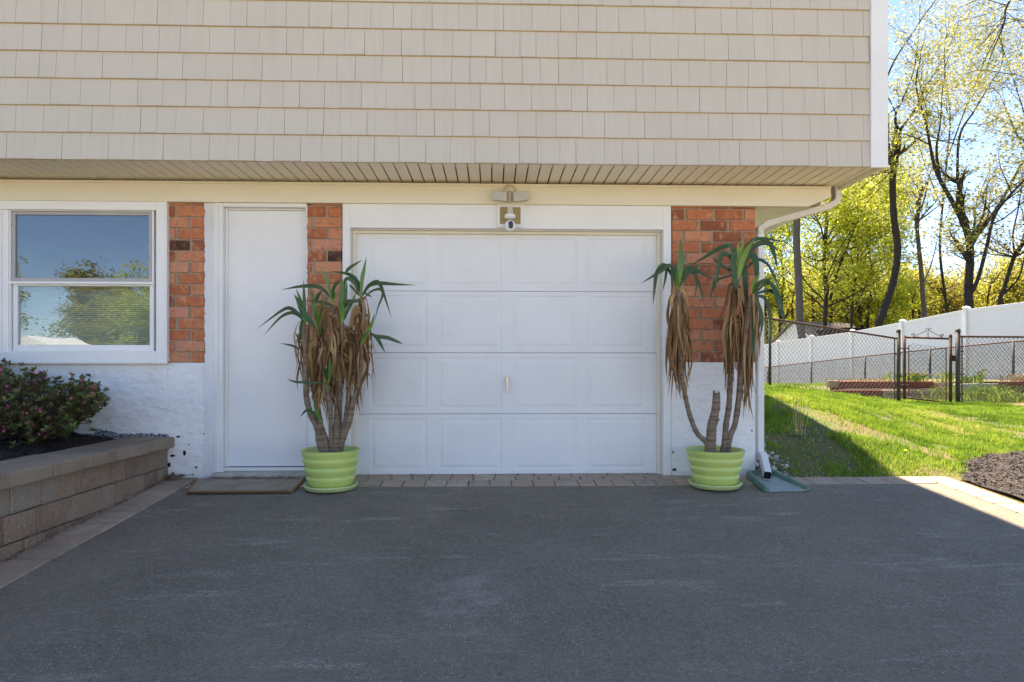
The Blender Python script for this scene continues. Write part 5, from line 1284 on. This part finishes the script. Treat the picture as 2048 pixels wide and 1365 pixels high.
traced('tree', 41, [([(1560,650),(1566,560),(1560,480),(1566,420)],.2,.1),([(1562,520),(1540,460),(1530,420)],.08,.03),([(1564,500),(1600,440),(1630,400)],.08,.03)],
       108, 'dense green tree seen between the yucca leaves and the grey trunk', m_bark, m_leafg, 6, .17, 3, 14, start=.2, kl=2.8)
traced('tree', 42, [([(1735,650),(1745,560),(1735,480),(1740,420)],.2,.1),([(1740,500),(1715,440),(1700,395)],.1,.03),([(1738,470),(1765,420),(1790,395)],.08,.03)],
       109, 'pale yellow green tree filling the gap under the house corner', m_bark, m_leafy, 6, .17, 3, 14, start=.45, kl=2.8)
# near tree standing outside the photo at right, its boughs hang into the top corner
traced('tree', 17, [([(2210,640),(2200,400),(2150,150),(2100,-60)],.28,.2),
                    ([(2150,-200),(2060,-60),(2015,10),(2010,40)],.09,.035),([(2012,30),(1990,60),(1960,90),(1930,110)],.035,.01),([(2010,40),(1985,90),(1965,130),(1950,170)],.03,.01),
                    ([(2150,100),(2100,60),(2050,40),(2020,45)],.05,.015),([(2010,10),(1960,0),(1910,20)],.03,.01),([(2170,250),(2110,190),(2060,160),(2030,150)],.05,.015)],
       110, 'near maple whose leafy boughs hang into the top right corner', m_bark, m_leafy, 3, .065, 3, 6, start=.3, kl=1.0, up=-.02, krad=.35)
traced('tree', 32, [([(1895,640),(1880,500),(1890,360),(1900,240),(1890,140)],.16,.05),([(1890,330),(1930,220),(1970,120),(1990,40)],.08,.03),([(1885,420),(1850,330),(1830,260)],.06,.02)],
       111, 'thin trunked tree with a high yellow crown behind the forked tree', m_bark, m_leafy, 3, .15, 3, 6, start=.5, kl=2.2)
traced('tree', 31, [([(2110,640),(2090,500),(2070,340),(2060,200),(2050,100)],.2,.06),([(2075,360),(2030,260),(2000,190)],.1,.03),([(2070,300),(2040,200),(2010,110)],.08,.03)],
       112, 'yellow leaved tree at the right edge with its trunk outside the photo', m_bark, m_leafy, 3, .15, 3, 7, start=.5, kl=2.2)

# woods behind: three kinds of tree copied
def proto(seed, h, leafm, bark, name, ln=4, ls=.17):
    r = random.Random(seed); t_ = thing(name, (0,0,0), 'x', 'tree'); tk = MB(); lb = MB()
    pts = [Vector((0,0,-.3))]; p = Vector((0,0,0)); d = Vector((r.gauss(0,.05), r.gauss(0,.05), 1))
    for i in range(8): p = p+d.normalized()*h/9; d += Vector((r.gauss(0,.08), r.gauss(0,.08), 0)); pts.append(p.copy())
    tk.tube(pts, [.15*(1-.08*i) for i in range(len(pts))], 7)
    for k in range(22):
        j = r.randint(3, 8); s_ = Vector((r.gauss(0,1), r.gauss(0,1), r.uniform(.1,.9))).normalized()
        grow(tk, lb, pts[j], s_, h*.22*r.uniform(.7,1.1), .035, 1, 3, r, ln, ls, .1)
    tk.build('trunk', bark, t_); lb.build('crown', leafm, t_); return t_
protos = [proto(1, 6.6, m_leafo, m_bark, 'forest_tree'), proto(2, 7.0, m_leafy, m_bark, 'forest_tree'), proto(3, 7.4, m_leafg, m_barkg, 'forest_tree'), proto(4, 8.2, m_leafy, m_bark, 'forest_tree', 1, .15)]
LB = ['ochre forest tree', 'yellow forest tree', 'green forest tree', 'thin forest tree']
r = random.Random(12); spots = []
for dep in (43, 49, 56, 64, 72):
    x = 1440+r.uniform(0, 30)
    while x < 2200:
        spots.append((x+r.uniform(-12,12), dep+r.uniform(-2,2))); x += 1290*3.2/dep*r.uniform(.8,1.2)
n0_ = len(spots); x = 1500
while x < 2150: spots.append((x+r.uniform(-10,10), 42.5+r.uniform(-1,1))); x += r.uniform(22, 60)
used = [0,0,0,0]; made = []
for i, (px, dep) in enumerate(spots):
    k = 3 if i >= n0_ else (r.choice([0,1,0,1,2]) if px > 1720 else r.choice([2,2,1,0]))
    if used[k] == 0: o = protos[k]
    else: o = copy_tree(protos[k])
    used[k] += 1
    p = atZ(px, 735, dep); o.location = (p.x, p.y, -.3); o.rotation_euler.z = r.uniform(0, 6.28); s_ = r.uniform(.82, 1.12)*(1+(dep-43)*.010); o.scale = (s_, s_, s_)
    zone = next(t for a, t in ((1585,'left of the straight grey trunk'),(1640,'behind the shed gable'),(1700,'behind the shed roof'),(1760,'left of the curved dark trunk'),(1830,'right of the curved dark trunk'),
        (1895,'around the slender grey tree'),(1945,'left of the broad forked tree'),(2000,'right of the broad forked tree'),(2060,'by the crooked tree at the right edge'),(9999,'beyond the right edge of the photo')) if px < a)
    row = 'near' if dep < 46.5 else ('middle' if dep < 60 else 'far')
    o['label'] = LB[k]+' '+zone+', '+row+' row'; o['group'] = LB[k]+'s of the woods'
    made.append((px, o))
ORD = ['first', 'second', 'third', 'fourth', 'fifth', 'sixth', 'seventh', 'eighth', 'ninth', 'tenth', 'eleventh', 'twelfth', 'thirteenth', 'fourteenth', 'fifteenth', 'sixteenth', 'seventeenth', 'eighteenth']
def number(made):
    by = {}
    for px, o in sorted(made, key=lambda q: q[0]): by.setdefault(o['label'], []).append(o)
    for lb, os_ in by.items():
        if len(os_) > 1:
            for q, o in enumerate(os_): o['label'] = ORD[min(q, 17)]+' from left, '+lb
number(made)
# undergrowth at the woods' foot
mb = MB(); r = random.Random(44)
for _ in range(15000):
    px = r.uniform(1450, 2150); dep = r.uniform(42, 60); h = r.random()**1.6*3.4; p = atZ(px, 735, dep); q = Vector((p.x, p.y, -.3+h))
    u = Vector((r.uniform(-1,1), r.uniform(-1,1), r.uniform(-1,1))).normalized(); v = u.orthogonal().normalized(); l = .14*r.uniform(.6,1.5)
    mb.quad(q-u*l*.5, q+v*l*.3, q+u*l*.5, q-v*l*.3, r.random())
far = MB()
for _ in range(26000):
    px, dep = (r.uniform(900, 1440), r.uniform(48, 62)) if r.random() < .5 else (r.uniform(2230, 3300), r.uniform(36, 52))
    h = r.random()**.8*(7.2+2*math.sin(px*.021)+math.sin(px*.06)); p = atZ(px, 735, dep); q = Vector((p.x, p.y, -.3+h))
    u = Vector((r.uniform(-1,1), r.uniform(-1,1), r.uniform(-1,1))).normalized(); v = u.orthogonal().normalized(); l = .42*r.uniform(.6,1.5)
    far.quad(q-u*l*.5, q+v*l*.3, q+u*l*.5, q-v*l*.3, r.random())
tag(far.build('far_woods', m_leafg), 'hazy green woods continuing on either side beyond the shed', 'woods', kind='stuff')
o = mb.build('undergrowth', m_leafo); tag(o, 'yellow green undergrowth at the foot of the woods', 'undergrowth', kind='stuff')

# ================================================================ across the street (seen in the window's reflection)
r = random.Random(91); smade = []
for i, (x, y, s_, k) in enumerate(((-14,-36,.85,2),(-19,-40,1.0,1),(-24,-38,.8,2),(-29,-42,1.0,1),(-34,-39,.9,2),(-40,-44,1.1,1),(-10,-44,.9,1),(-4,-42,.9,2),(3,-44,1.0,1),(10,-42,.9,2),(-17,-44,1.1,0),(-22,-45,1.2,2),(-27,-46,1.2,2),(-32,-47,1.2,0),(-37,-43,1.1,2),(-45,-45,1.2,2))):
    o = copy_tree(protos[k]); o.location = (x, y, -1.0); o.rotation_euler.z = r.uniform(0,6.28); o.scale = (s_*1.35, s_*1.35, s_*({3:.95,4:1.3,5:1.2,2:1.0,11:.95,12:1.0,13:1.1,14:1.15}.get(i, 1.05)))
    o['label'] = 'tree across the street mirrored in the window'; o['group'] = 'trees across the street'; o.name = 'street_tree'; smade.append((x, o))
number(smade)
hb = thing('neighbour_house', (-25, -31, -1), 'low white gabled house across the street mirrored in the window', 'house')
mb = MB(); mb.prism([(-27.5,-1),(-21,-1),(-21,1.2),(-24.2,2.5),(-27.5,1.2)], -33, -29); mb.build('wall', m_shedw, hb)
